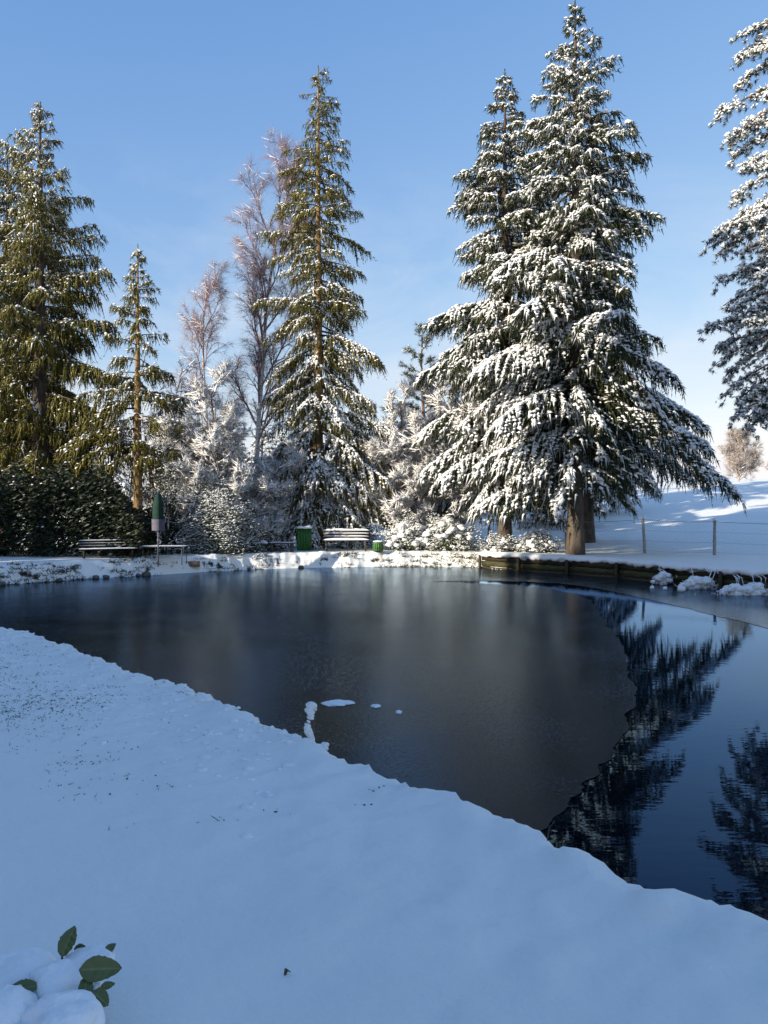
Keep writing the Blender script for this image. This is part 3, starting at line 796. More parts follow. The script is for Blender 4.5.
# ------------------------------------------------------------------ bare trees
def bare(name, label, loc, seed, H, r, spread=0.5, levels=4, kids=(7, 6, 5), twig='twig', barkm='twig', snow=0.7, droop=0.0, stems=1, fine=0.35, nfine=3, cat='tree', group=None, up=0.35, sw=1.0, z0=0.25, limbs=None, ratio=0.55, ratio2=None, fw=0.014, mainlean=0.08):
    global rng
    rng = np.random.default_rng(seed)
    root = thing(name, label, cat, loc, 0, group)
    rr = random.Random(seed)
    tr, tw, sn = MB(), MB(), MB()
    seg0, seg1, ra, rb, lv = [], [], [], [], []
    tips = []
    def grow(p, d, L, r_, lev):
        n = 6 if lev == 0 else (5 if lev == 1 else 4)
        pts = [np.array(p, float)]; d = norm(np.array(d, float))
        for i in range(n):
            j = np.array([rr.gauss(0, 1), rr.gauss(0, 1), rr.gauss(0, 1)]) * (0.06 if lev == 0 else 0.16)
            d = norm(d + j + np.array([0, 0, (up * 0.12 if lev > 0 else 0.03) - droop * (0.10 * lev)]))
            q = pts[-1] + d * L / n
            f0, f1 = 1 - 0.75 * i / n, 1 - 0.75 * (i + 1) / n
            seg0.append(pts[-1]); seg1.append(q); ra.append(r_ * f0); rb.append(r_ * f1); lv.append(lev)
            pts.append(q)
        if lev >= levels - 1:
            tips.append((pts[1], d, L)); tips.append((pts[-2], d, L)); tips.append((pts[-1], d, L)); return
        k = kids[min(lev, len(kids) - 1)]
        for c in range(k):
            s = (z0 if lev == 0 else 0.2) + (0.98 - (z0 if lev == 0 else 0.2)) * (c + rr.random() * 0.8) / k
            fi = min(int(s * n), n - 1); b = pts[fi] + (pts[fi + 1] - pts[fi]) * (s * n - fi)
            ax = norm(pts[fi + 1] - pts[fi])
            u, w = frame(ax[None]); an = rr.uniform(0, 6.283) if lev else c * 2.4 + rr.uniform(-.4, .4)
            sd = u[0] * math.cos(an) + w[0] * math.sin(an)
            el = rr.uniform(0.7, 1.15) * spread * 2
            nd = ax * math.cos(el) + sd * math.sin(el)
            grow(b, nd, L * (ratio if lev == 0 or ratio2 is None else ratio2) * rr.uniform(0.7, 1.15) * (1.15 - 0.6 * s), r_ * (1 - 0.75 * s) * 0.62 + 0.004, lev + 1)
    for sidx in range(stems):
        an = 6.283 * sidx / max(1, stems) + rr.uniform(-.3, .3)
        ln = mainlean if stems == 1 else mainlean + rr.uniform(0.1, 0.45)
        grow((0.12 * math.cos(an) * (stems > 1), 0.12 * math.sin(an) * (stems > 1), -0.15), (ln * math.cos(an), ln * math.sin(an), 1), H * (1 if stems == 1 else rr.uniform(.65, 1)), r, 0)
    for (p, d, L, r_) in (limbs or []): grow(p, d, L, r_, 1)
    s0_, s1_, ra_, rb_, lv_ = map(np.array, (seg0, seg1, ra, rb, lv))
    big = lv_ == 0
    tr.segs(s0_[big], s1_[big], ra_[big], rb_[big], 8)
    tw.segs(s0_[~big], s1_[~big], ra_[~big], rb_[~big], 3, 0.4)
    tp = np.array([t[0] for t in tips]); td = np.array([t[1] for t in tips])
    jj = np.repeat(np.arange(len(tp)), nfine); N = len(jj)
    fd = norm(td[jj] + rng.normal(0, 0.55, (N, 3)) + np.array([0, 0, -droop * 1.2]))
    fl = fine * rng.uniform(0.5, 1.3, N)
    b0 = tp[jj] + rng.normal(0, 0.03, (N, 3))
    tw.spikes(b0, fd, fl, fw)
    # snow lying along limbs and twigs
    dirs = norm(s1_ - s0_); flat_ = 1 - np.abs(dirs[:, 2])
    k = (rng.uniform(0, 1, len(s0_)) < snow * np.clip(flat_ * 1.6, 0.12, 1)) & ~big
    o = np.array([0, 0, 1.0])
    ofs = (0.7 * ra_[k] + 0.010)[:, None] * o
    sn.segs(s0_[k] + ofs, s1_[k] + ofs, sw * (0.75 * ra_[k] + 0.014), sw * (0.75 * rb_[k] + 0.012), 4)
    k = rng.uniform(0, 1, N) < snow * 0.8
    sn.spikes(b0[k] + o * 0.012, fd[k] + np.array([0, 0, 0.05]), fl[k] * 0.8, 0.030 * sw)
    if tr.n: tr.build('trunk', M[barkm], root, smooth=True)
    c = tw.build('crown', M[twig], root)
    if sn.n: tag(sn.build('snow', M['snow'], c), kind='stuff')
    return root

def GP(x, Y): return ((x - 384) / 804 * Y, Y, gh((x - 384) / 804 * Y, Y) - 0.03)

# birches with purple brown twigs
BIR = bare('birch_tree', 'tall bare birch with purplish twigs, left of the slim spruce', GP(254, 40), 301, 17.8, 0.15, spread=0.25, levels=4, kids=(24, 8, 6), twig='twig_birch', barkm='bark_birch', snow=0.05, droop=0.40, fine=0.6, nfine=6, up=1.1, z0=0.25, ratio=0.24, ratio2=0.5, mainlean=0.02, fw=0.0075)
bare('birch_tree', 'shorter bare birch with a reddish crown, left of the tall birch', GP(226, 43), 302, 14.0, 0.13, spread=0.28, levels=4, kids=(15, 7, 5), twig='twig_birch', barkm='bark_birch', snow=0.07, droop=0.40, fine=0.6, nfine=6, up=1.0, z0=0.25, ratio=0.27, ratio2=0.5, mainlean=-0.05, fw=0.0075)
# gold lit second trunk with long snowy limbs reaching right
AP = bare('bare_tree', 'leaning gold lit trunk with long snowy limbs reaching right over the hedge', GP(151, 31.2), 303, 4.9, 0.15, spread=0.5, levels=4, kids=(4, 6, 4), twig='twig', barkm='bark_gold', snow=0.95, fine=0.28, nfine=4, up=0.25, z0=0.7, ratio=0.5, sw=0.9, mainlean=0.02,
     limbs=[((0.05, 0, 4.0), (1, -0.15, 0.40), 3.9, 0.045), ((0.05, 0, 3.5), (1, 0.15, 0.0), 3.6, 0.04), ((0.05, 0, 4.3), (0.8, 0.1, 0.75), 3.4, 0.045), ((0.05, 0, 2.9), (1, -0.2, -0.10), 3.4, 0.035), ((0.05, 0, 3.9), (1, -0.1, -0.2), 3.3, 0.035)])
bare('bare_tree', 'snow lined spreading tree between the gold trunk and the birch', GP(208, 30.8), 304, 4.9, 0.12, spread=0.5, levels=4, kids=(11, 7, 5), twig='twig', barkm='bark', snow=1.0, fine=0.34, nfine=5, up=0.4, z0=0.15, ratio=0.5, sw=1.15)
# frosted thicket between the spruces
FR = []
fr_lab = ['frosted bare thicket tree just right of the bench spruce', 'tall frosted bare tree left of the narrower right spruce', 'frosted bare tree deep between the bench spruce and the right spruces']
for k, (x, Y, H, sd) in enumerate([(396, 34.0, 5.6, 311), (424, 34.4, 7.0, 312), (410, 41, 7.5, 313)]):
    FR.append(bare('frosted_tree', fr_lab[k], GP(x, Y), sd, H, 0.09, spread=0.42, levels=4, kids=(10, 7, 5), twig='twig', barkm='twig', snow=1.0, fine=0.36, nfine=5, up=0.5, z0=0.10, ratio=0.42, stems=2, sw=1.35, group='frosted bare trees'))
# bare trees on the far ridge
bare('beech_tree', 'rounded bare tan tree standing on the sunlit ridge', GP(738, 84), 321, 5.0, 0.12, spread=0.48, levels=4, kids=(30, 6, 4), twig='twig_tan', barkm='twig_tan', snow=0.12, fine=0.6, nfine=6, up=0.9, z0=0.05, ratio=0.52, ratio2=0.5, stems=1, fw=0.022)
bare('beech_tree', 'low pale bare tree on the ridge left of the rounded one', GP(698, 92), 322, 2.9, 0.1, spread=0.4, levels=4, kids=(6, 5, 4), twig='twig_tan', barkm='twig_tan', snow=0.3, fine=0.5, nfine=4, up=0.5, z0=0.05, ratio=0.5, stems=4, fw=0.022)
print('bare', _t.time() - T0)

# ------------------------------------------------------------------ background woodland trees, copies of two low trees
BG1 = spruce('spruce_tree', 'low snowy spruce behind the birches, nearest the tall birch', GP(262, 52), 7.6, 2.3, 401, zc=0.5, p=0.8, snow=lambda t: 0.75, droop=lambda t: 0.12, a_lo=-0.2, a_hi=0.5, dens=0.75, nb=6, step=0.6, hang=0.3, r=0.14, group='low background spruces', wid=0.075, sw=1.5, brush=False)
bgs = [(232, 56, 1.0), (205, 50, 0.85), (180, 58, 1.15), (155, 48, 0.8), (112, 52, 1.05), (70, 55, 1.2), (30, 50, 1.0), (-8, 52, 1.1), (92, 44, 0.75), (282, 60, 1.0), (345, 58, 0.9), (392, 62, 1.15), (412, 66, 1.25), (446, 64, 1.1), (470, 70, 0.9)]
order = ['first', 'second', 'third', 'fourth', 'fifth', 'sixth', 'seventh', 'eighth', 'ninth', 'tenth', 'eleventh', 'twelfth', 'thirteenth', 'fourteenth', 'fifteenth', 'sixteenth']
for k, (x, Y, sc) in enumerate(bgs):
    rank = sorted(q[0] for q in bgs).index(x)
    copy_tree(BG1, GP(x, Y), 1.3 * k, sc, 'low snowy background spruce, %s from the left in the far row' % order[rank], 'low background spruces')
for (x, y, sc, lab) in [(9.6, 45.5, 1.5, 'low spruce added on the slope for its shade, behind the two right spruces, nearer one'), (13.2, 51.0, 1.5, 'low spruce added on the slope for its shade, behind the tallest spruce, farther one')]:  # two more added spruces that keep the upper slope in shade
    copy_tree(BG1, (x, y, gh(x, y) - 0.05), x, sc, lab, 'low background spruces')
for k, (x, Y, sc, lab) in enumerate([(60, 46, 0.9, 'frosted bare tree deep behind the left spruces'), (170, 47, 0.85, 'frosted bare tree deep behind the gold lit trunk'), (235, 48, 0.8, 'frosted bare tree deep behind the tall birch'), (455, 52, 0.9, 'frosted bare tree deep behind the narrower right spruce'), (285, 45, 0.7, 'small frosted bare tree behind the slim spruce'), (430, 35.4, 1.25, 'tall frosted bare tree close against the left side of the narrower right spruce'), (402, 33.4, 1.1, 'frosted bare tree behind the bright snow heaped bush'), (234, 31.4, 1.0, 'tall frosted bare tree right of the snow speckled bush'), (194, 31.8, 0.85, 'tall frosted bare tree above the snow speckled bush'), (248, 32.0, 0.75, 'small frosted bare tree at the left skirt of the bench spruce'), (182, 32.5, 0.62, 'small frosted bare tree right of the gold lit trunk')]):
    copy_tree(FR[k % 3], GP(x, Y), 0.9 * k + 0.5, sc, lab, 'frosted bare trees')

# ------------------------------------------------------------------ bushes and hedge
def bush(name, label, loc, seed, rx, ry, h, leaf='leaf_shrub', nleaf=2600, snow=0.5, lsz=0.09, blobs=0, bl=0.16, group=None, cat='bush', boxy=False):
    global rng
    rng = np.random.default_rng(seed)
    root = thing(name, label, cat, loc, 0, group)
    st, lf, sn = MB(), MB(), MB()
    nst = 14
    an = rng.uniform(0, 6.28, nst); q = rng.uniform(0.2, 0.8, nst)
    e = np.stack([rx * q * np.cos(an), ry * q * np.sin(an), h * rng.uniform(0.5, 0.9, nst)], 1)
    st.segs(np.stack([e[:, 0] * .15, e[:, 1] * .15, np.full(nst, -0.1)], 1), e, 0.02, 0.006, 3)
    N = nleaf
    if boxy:
        c = np.stack([rng.uniform(-rx, rx, N), rng.uniform(-ry, ry, N), rng.uniform(0.02, 1, N) * h], 1)
        wv = 0.12 * fbm(c[:, 0] * 0.9, c[:, 2] * 0.9, seed, 3)
        c[:, 2] *= 1 + 2.2 * fbm(c[:, 0] * 0.7, c[:, 1] * 0.7, seed + 3, 3)
        c[:, 1] += wv * 4
        nrm = rng.normal(0, 0.6, (N, 3)) + np.array([0, -0.5, 0.3])
    else:
        v = norm(rng.normal(0, 1, (N, 3))); v[:, 2] = np.abs(v[:, 2])
        rad = rng.uniform(0.35, 1.0, N) ** 0.5
        lump = 1 + 1.7 * fbm(v[:, 0] * 2.4 + seed, v[:, 1] * 2.4 + v[:, 2] * 2, seed, 3)
        c = v * (rad * lump)[:, None] * np.array([rx, ry, h])
        nrm = v + rng.normal(0, 0.5, (N, 3))
    u, w = frame(nrm)
    ln = lsz * rng.uniform(0.6, 1.3, N)[:, None]; wd = ln * 0.42
    tipd = u * 0.9 + np.array([0, 0, -0.35])
    V = np.stack([c - tipd * ln * .5, c + w * wd * .5 , c + tipd * ln * .6, c - w * wd * .5], 1)
    V[:, 1] += norm(nrm) * (ln * 0.10); V[:, 3] += norm(nrm) * (ln * 0.10)
    F = np.array([[0, 1, 2], [0, 2, 3]])[None] + (np.arange(N) * 4)[:, None, None]
    lf.add(V.reshape(-1, 3), F.reshape(-1, 3), np.repeat(rng.uniform(0, 1, N), 4))
    psn = snow * (0.4 + 1.2 * noise2(c[:, 0] * 2.2, c[:, 1] * 2.2 + c[:, 2] * 2.2, seed)) * np.clip(0.35 + 0.9 * c[:, 2] / h, 0, 1.2)
    k = rng.uniform(0, 1, N) < psn
    nk = int(k.sum())
    sn.lumps(c[k] + np.array([0, 0, 0.02]), u[k] + rng.normal(0, .2, (nk, 3)) * np.array([1, 1, .3]), lsz * 0.62 * rng.uniform(.6, 1.3, nk), lsz * 0.36, lsz * 0.25)
    if not boxy:
        nt = 90; v = norm(rng.normal(0, 1, (nt, 3))); v[:, 2] = np.abs(v[:, 2]) * 0.8 + 0.1
        b0 = v * np.array([rx, ry, h]) * 0.7; tl = rng.uniform(0.25, 0.6, nt) * h * 0.6
        td = v + rng.normal(0, 0.35, (nt, 3)) + np.array([0, 0, 0.25])
        st.spikes(b0, td, tl, 0.018); sn.spikes(b0 + np.array([0, 0, 0.012]), td, tl * 0.97, 0.034)
    for b in range(blobs):
        an = rng.uniform(0, 6.28); el = rng.uniform(0.15, 1.45)
        cc = np.array([rx * math.cos(an) * math.cos(el), ry * math.sin(an) * math.cos(el), h * math.sin(el)]) * rng.uniform(0.75, 1.0)
        s_ = bl * rng.uniform(0.5, 1.3)
        sn.blob(cc, (s_ * 1.2, s_ * 1.2, s_ * 0.75), seed=b + 3, sub=2, rough=0.8, freq=2.2)
    tag(st.build('stems', M['bark'], root), kind='stuff')
    c_ = lf.build('leaves', M[leaf], root)
    if sn.n: tag(sn.build('snow', M['snow'], c_, smooth=False), kind='stuff')
    return root

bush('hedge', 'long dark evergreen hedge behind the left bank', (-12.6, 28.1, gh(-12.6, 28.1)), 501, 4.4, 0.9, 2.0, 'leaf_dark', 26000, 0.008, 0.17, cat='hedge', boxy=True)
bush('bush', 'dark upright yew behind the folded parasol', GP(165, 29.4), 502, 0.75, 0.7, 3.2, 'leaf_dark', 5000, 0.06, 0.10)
bush('bush', 'large snow speckled leafy bush right of the parasol table', GP(218, 29.9), 503, 1.6, 0.9, 2.3, 'leaf_shrub', 9000, 0.9, 0.10)
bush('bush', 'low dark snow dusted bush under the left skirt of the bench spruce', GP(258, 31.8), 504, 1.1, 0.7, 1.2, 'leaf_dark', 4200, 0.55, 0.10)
bush('bush', 'bright snow heaped bush right of the green bin', GP(408, 32.4), 505, 0.95, 0.8, 1.25, 'leaf_shrub', 3200, 1.0, 0.10, blobs=110, bl=0.105)
bush('bush', 'snow heaped bush at the foot of the narrower right spruce', GP(446, 32.2), 506, 1.2, 0.8, 1.35, 'leaf_shrub', 3600, 1.0, 0.10, blobs=110, bl=0.105)
bush('bush', 'small snow heaped bush between the two right spruce trunks', GP(538, 30.6), 507, 0.8, 0.6, 0.75, 'leaf_dark', 2400, 0.9, 0.09, blobs=50, bl=0.09)
bush('bush', 'low snowy bush in front of the narrower spruce trunk', GP(500, 31.0), 508, 0.75, 0.5, 0.6, 'leaf_dark', 2000, 0.8, 0.09, blobs=36, bl=0.085)
bush('bush', 'frosty bush behind the bench beneath the slim spruce', GP(352, 34.5), 509, 1.2, 0.7, 1.6, 'leaf_shrub', 3800, 0.85, 0.10)
bush('bush', 'snow dusted bush between the parasol table and the low stone table', GP(238, 31.0), 510, 0.7, 0.5, 1.0, 'leaf_dark', 2600, 0.5, 0.09)
print('bush', _t.time() - T0)

# ------------------------------------------------------------------ plank wall along the right bank
rng = np.random.default_rng(71)
wall = thing('plank_wall', 'dark mossy plank retaining wall along the right bank', 'wall', (0, 0, 0))
wi = [i for i in range(len(shore)) if shore[i, 0] > 3.6 and shore[i, 1] > 14.5 and i >= 18 * 14]
wp = shore[wi]
# resample
sg = np.concatenate([[0], np.cumsum(np.linalg.norm(np.diff(wp, axis=0), axis=1))])
def wat(s): return np.array([np.interp(s, sg, wp[:, 0]), np.interp(s, sg, wp[:, 1])])
tot = sg[-1]; BL = 1.9
nseg = int(tot / BL)
lip = MB()
for i in range(nseg):
    p, q = wat(i * tot / nseg), wat((i + 1) * tot / nseg)
    c = (p + q) / 2; d = q - p; L = np.linalg.norm(d); rz = math.atan2(d[1], d[0])
    nrm = np.array([-d[1], d[0]]) / L
    if signed([c[0] + nrm[0]], [c[1] + nrm[1]])[0] < 0: nrm = -nrm
    for r_ in range(3):
        mb = MB(); mb.box((0, 0, 0), (L - 0.012, 0.07, 0.185), jit=0.006)
        o = mb.build('plank', M['moss' if r_ == 1 else 'plank'], wall)
        o.location = (c[0] + nrm[0] * (0.02 + 0.012 * r_), c[1] + nrm[1] * (0.02 + 0.012 * r_), -0.02 + 0.205 * r_); o.rotation_euler = (0, 0, rz)
    mb = MB(); mb.tube([(0, 0, -0.5), (0, 0, 0.15), (0, 0, 0.50)], [0.06, 0.058, 0.055], 8)
    o = mb.build('stake', M['plank'], wall, smooth=True); o.location = (p[0] - nrm[0] * 0.075, p[1] - nrm[1] * 0.075, 0)
# backing and the lip of snow on top
K = 260; prof = []
for k in range(K):
    s = tot * k / (K - 1); p = wat(s); p2 = wat(min(s + 0.2, tot)); p1 = wat(max(s - 0.2, 0)); d = p2 - p1; nrm = np.array([-d[1], d[0]]) / np.linalg.norm(d)
    if signed([p[0] + nrm[0]], [p[1] + nrm[1]])[0] < 0: nrm = -nrm
    prof.append((p, nrm))
V, F = [], []
cross = [(0.03, 0.44), (-0.07, 0.46), (-0.10, 0.52), (-0.06, 0.60), (0.10, 0.645), (0.40, 0.63), (0.9, 0.575), (1.5, 0.45)]
NC = len(cross)
for k, (p, nrm) in enumerate(prof):
    s = tot * k / K
    for j, (o_, z) in enumerate(cross):
        e = 0.05 * (noise2(np.array([s * 3.1]), np.array([j * 0.7]), 9)[0] - 0.5) + 0.05 * (noise2(np.array([s * 9.1]), np.array([j * 0.9]), 19)[0] - 0.5)
        x, y = p + nrm * (o_ + (e if j < 4 else 0))
        zz = z + (e * (1.5 if j < 3 else 0.5))
        V.append((x, y, zz))
for k in range(K - 1):
    for j in range(NC - 1):
        a0 = k * NC + j
        F += [[a0, a0 + NC, a0 + NC + 1], [a0, a0 + NC + 1, a0 + 1]]
lip.add(V, F); lip.build('snow', M['snow_pile'], wall, smooth=True)

# snow heaped on the plants that trail over the wall
def trailing(label, x, y, Y, n, seed, w, h):
    global rng
    rng = np.random.default_rng(seed)
    c0 = px(x, y, Y)
    root = thing('trailing_plant', label, 'plant', tuple(c0), 0, 'snowy plants hanging over the plank wall')
    st, sn = MB(), MB()
    for k in range(max(3, n // 2)):
        x0 = rng.uniform(-w, w) * 0.8
        pts = [(x0 + rng.normal(0, .05), 0.22, h * 1.05), (x0 + rng.normal(0, .05), 0.0, h * 0.9), (x0 + rng.normal(0, .12), -0.10, h * 0.2)]
        st.tube(pts, [0.008, 0.007, 0.005], 4)
        sn.tube([(p[0], p[1] - 0.01, p[2] + 0.008) for p in pts], [0.007, 0.012, 0.010], 4)
    for k in range(n * 5):
        x0 = rng.normal(0, 0.45) * w; q = max(0.0, 1 - (abs(x0) / w) ** 2)
        s_ = rng.uniform(0.045, 0.115) * (0.7 + 0.5 * q)
        sn.blob((x0, rng.uniform(-0.16, 0.06), rng.uniform(-0.10, 0.10) + rng.uniform(0.1, 0.5) * q * h), (s_ * 1.25, s_, s_ * 0.8), seed=k, sub=2, rough=0.7)
    N = n * 40
    x0 = rng.normal(0, 0.5, N) * w; q = np.clip(1 - (np.abs(x0) / w) ** 2, 0, 1)
    p0 = np.stack([x0, rng.uniform(-0.2, 0.05, N), rng.uniform(-0.12, 0.1, N) + 0.4 * q * h * rng.uniform(0, 1, N)], 1)
    sn.spikes(p0, rng.normal(0, 1, (N, 3)) + np.array([0, -.5, -0.1]), 0.10, 0.035)
    st.spikes(p0[::4], rng.normal(0, 1, (len(p0[::4]), 3)) + np.array([0, -.6, -.5]), 0.16, 0.012)
    tag(st.build('stems', M['grass'], root), kind='stuff'); tag(sn.build('snow', M['snow_pile'], root, smooth=True), kind='stuff')
    return root
trailing('small snowy tuft hanging on the wall below the wooden fence post', 662, 580, 23.2, 4, 81, 0.25, 0.30)
trailing('rounded snow heap on plants trailing over the wall, middle of three', 698, 588, 21.9, 9, 82, 0.52, 0.50)
trailing('longest snow heap on plants trailing over the wall by the right edge', 748, 596, 20.4, 14, 83, 0.95, 0.50)
rng = np.random.default_rng(84)
for k, (x, y, lab) in enumerate([(652, 589, 'left one of three small snow lumps on the ice below the wall'), (665, 590, 'middle one of three small snow lumps on the ice below the wall'), (681, 592, 'right one of three small snow lumps on the ice below the wall')]):
    X, Y = wpx(x, y); mb = MB(); s_ = (0.06, 0.06, 0.11)[k]
    mb.blob((0, 0, 0), (s_, s_, s_ * .9), seed=k + 40, sub=2, rough=0.5)
    o = mb.build('snow_lump', M['snow_pile'], None, True); o.location = (X, Y, 0.006 + s_ * .6); tag(o, lab, 'snow lump', 'snow lumps on the ice')

# ------------------------------------------------------------------ wire fence on the slope
fence = thing('wire_fence', 'wire mesh fence on leaning wooden posts under the sweeping spruce bough', 'fence', (0, 0, 0))
fp = [(4.5, 34.5), (7.4, 32.6), (9.75, 30.0), (11.75, 28.6), (14.3, 27.2)]
rng = np.random.default_rng(91)
tops = []
for k, (x, y) in enumerate(fp):
    z = gh(x, y); hh = (1.15, 1.2, 1.32, 1.25, 1.2)[k]; ln = (0.02, -0.03, -0.10, 0.02, 0.05)[k]
    mb = MB(); mb.tube([(0, 0, -0.4), (ln * .5, 0, hh * .5), (ln, 0, hh)], [0.06, 0.056, 0.052], 8, wob=0.05)
    o = mb.build('post', M['post'], fence, True); o.location = (x, y, z)
    s2 = MB(); s2.blob((ln, 0, hh + 0.02), (0.075, 0.075, 0.05), seed=k, sub=2); s2.build('snow_cap', M['snow_pile'], o, True)
    tops.append((np.array([x, y, z]), ln, hh))
for k in range(len(fp) - 1):
    (p, lp, hp), (q, lq, hq) = tops[k], tops[k + 1]
    for j, f in enumerate((0.95, 0.66, 0.36, 0.08)):
        a0 = p + np.array([lp * f, -0.06, hp * f]); b0 = q + np.array([lq * f, -0.06, hq * f])
        t = np.linspace(0, 1, 9)[:, None]; pts = a0 + (b0 - a0) * t; pts[:, 2] -= 0.04 * np.sin(t[:, 0] * math.pi)
        mb = MB(); mb.tube(pts, 0.0035 if j else 0.008, 4); mb.build('wire', M['metal'], fence)
    mb = MB(); n = 46
    for sgn in (1, -1):
        t = np.linspace(-0.25, 1.25, n); t2 = t + sgn * 0.25
        a_, b2 = np.clip(t, 0, 1), np.clip(t2, 0, 1)
        fa = 0.08 + 0.87 * (a_ - t) / np.where(np.abs(t2 - t) < 1e-6, 1, (t2 - t)); fb = 0.08 + 0.87 * (b2 - t) / (t2 - t)
        A0 = p + (q - p) * a_[:, None]; A0[:, 2] += hp * fa; B0 = p + (q - p) * b2[:, None]; B0[:, 2] += hp * fb
        A0[:, 1] -= 0.065; B0[:, 1] -= 0.065
        ok = np.linalg.norm(B0 - A0, axis=1) > 0.1
        mb.segs(A0[ok], B0[ok], 0.0016, 0.0016, 3)
    tag(mb.build('mesh_wire', M['metal'], fence), kind='stuff')

# ------------------------------------------------------------------ bank seating
def snow_slab(mb, c, s, seed=0):
    """soft strip of snow lying on a slat"""
    nx_, ny_ = max(4, int(s[0] / 0.06)), 5
    X, Y = np.meshgrid(np.linspace(-.5, .5, nx_), np.linspace(-.5, .5, ny_))
    edge = (1 - (2 * np.abs(X)) ** 8) * (1 - (2 * np.abs(Y)) ** 4)
    Z = s[2] * edge * (0.75 + 0.6 * (noise2(X * s[0] * 5 + seed, Y * 3, seed)))
    V = np.stack([X.ravel() * s[0], Y.ravel() * s[1], Z.ravel()], 1) + np.asarray(c)
    I = np.arange(nx_ * ny_).reshape(ny_, nx_)
    a, b, c2, d = I[:-1, :-1].ravel(), I[:-1, 1:].ravel(), I[1:, 1:].ravel(), I[1:, :-1].ravel()
    mb.add(V, np.concatenate([np.stack([a, b, c2], 1), np.stack([a, c2, d], 1)]))

def bench(label, x, Y, W, seed, rz=0.0, snow=0.05, wood='wood'):
    p = GP(x, Y); z = gh(p[0], p[1])
    root = thing('bench', label, 'bench', (p[0], p[1], z), rz, 'benches on the far bank')
    for k in range(4):
        mb = MB(); mb.box((0, -0.20 + 0.115 * k, 0.43), (W, 0.095, 0.035))
        o = mb.build('seat_slat', M[wood], root)
        s2 = MB(); snow_slab(s2, (0, -0.20 + 0.115 * k, 0.4485), (W * .99, 0.11, snow), seed + k); s2.build('snow', M['snow_pile'], o, True)
    for k in range(3):
        mb = MB(); mb.box((0, 0.245 + 0.035 * k, 0.54 + 0.115 * k), (W, 0.03, 0.085), rx=-0.28)
        o = mb.build('back_slat', M[wood], root)
        s2 = MB(); snow_slab(s2, (0, 0.24 + 0.035 * k, 0.58 + 0.115 * k), (W * .99, 0.06, snow * (1.1 if k == 2 else .5)), seed + 9 + k); s2.build('snow', M['snow_pile'], o, True)
    for s_ in (-1, 1):
        for yy in (-0.19, 0.17):
            mb = MB(); mb.box((s_ * (W / 2 - 0.16), yy, 0.20), (0.06, 0.06, 0.42)); mb.build('leg', M[wood], root)
        mb = MB(); mb.box((s_ * (W / 2 - 0.16), 0.295, 0.60), (0.05, 0.04, 0.46), rx=-0.28); mb.build('back_post', M[wood], root)
        mb = MB(); mb.box((s_ * (W / 2 - 0.16), -0.01, 0.385), (0.05, 0.44, 0.05)); mb.build('seat_rail', M[wood], root)
    return root
bench('slatted park bench with snow on its slats beside the green bin', 346, 31.6, 1.85, 601, 0.0, 0.06)
lbench = bench('dark bench with a thin line of snow in front of the hedge', 108, 26.9, 1.85, 602, 0.45, 0.022, 'wood_shade')
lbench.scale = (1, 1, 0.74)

# green board / locker left of the bench, green bin right of it
p = GP(304.5, 32.0); z = gh(p[0], p[1])
lk = thing('green_locker', 'tall green wooden locker left of the slatted bench', 'locker', (p[0], p[1], z))
for k in range(5):
    mb = MB(); mb.box((-0.22 + 0.11 * k, -0.19, 0.44), (0.104, 0.03, 0.84)); mb.build('board', M['green'], lk)
mb = MB(); mb.box((0, 0.01, 0.43), (0.54, 0.36, 0.82)); mb.build('body', M['green'], lk)
mb = MB(); mb.box((0, -0.02, 0.875), (0.62, 0.48, 0.03)); o = mb.build('lid', M['green'], lk)
s2 = MB(); snow_slab(s2, (0, -0.02, 0.892), (0.62, 0.48, 0.10), 3); s2.build('snow', M['snow_pile'], o, True)
mb = MB(); mb.box((0.17, -0.22, 0.47), (0.02, 0.03, 0.10)); mb.build('handle', M['metal'], lk)

p = GP(378, 31.0); z = gh(p[0], p[1])
bn = thing('litter_bin', 'small round green bin right of the slatted bench', 'bin', (p[0], p[1], z))
for k in range(14):
    an = 6.2832 * k / 14; mb = MB(); mb.box((0, 0, 0), (0.085, 0.02, 0.36))
    o = mb.build('slat', M['green'], bn); o.location = (0.20 * math.cos(an), 0.20 * math.sin(an), 0.20); o.rotation_euler = (0, 0, an + math.pi / 2)
mb = MB(); mb.tube([(0, 0, 0.01), (0, 0, 0.36)], [0.18, 0.185], 20); mb.build('liner', M['green_dk'], bn, False)
for zz in (0.07, 0.33):
    mb = MB(); t = np.linspace(0, 2 * math.pi, 29); mb.tube(np.stack([0.213 * np.cos(t), 0.213 * np.sin(t), np.full(29, zz)], 1), 0.008, 5, cap=False); mb.build('hoop', M['metal'], bn, True)
s2 = MB(); s2.blob((0, 0, 0.37), (0.2, 0.2, 0.07), seed=5, sub=3, rough=0.2, flatb=0.01); s2.build('snow', M['snow_pile'], bn, True)

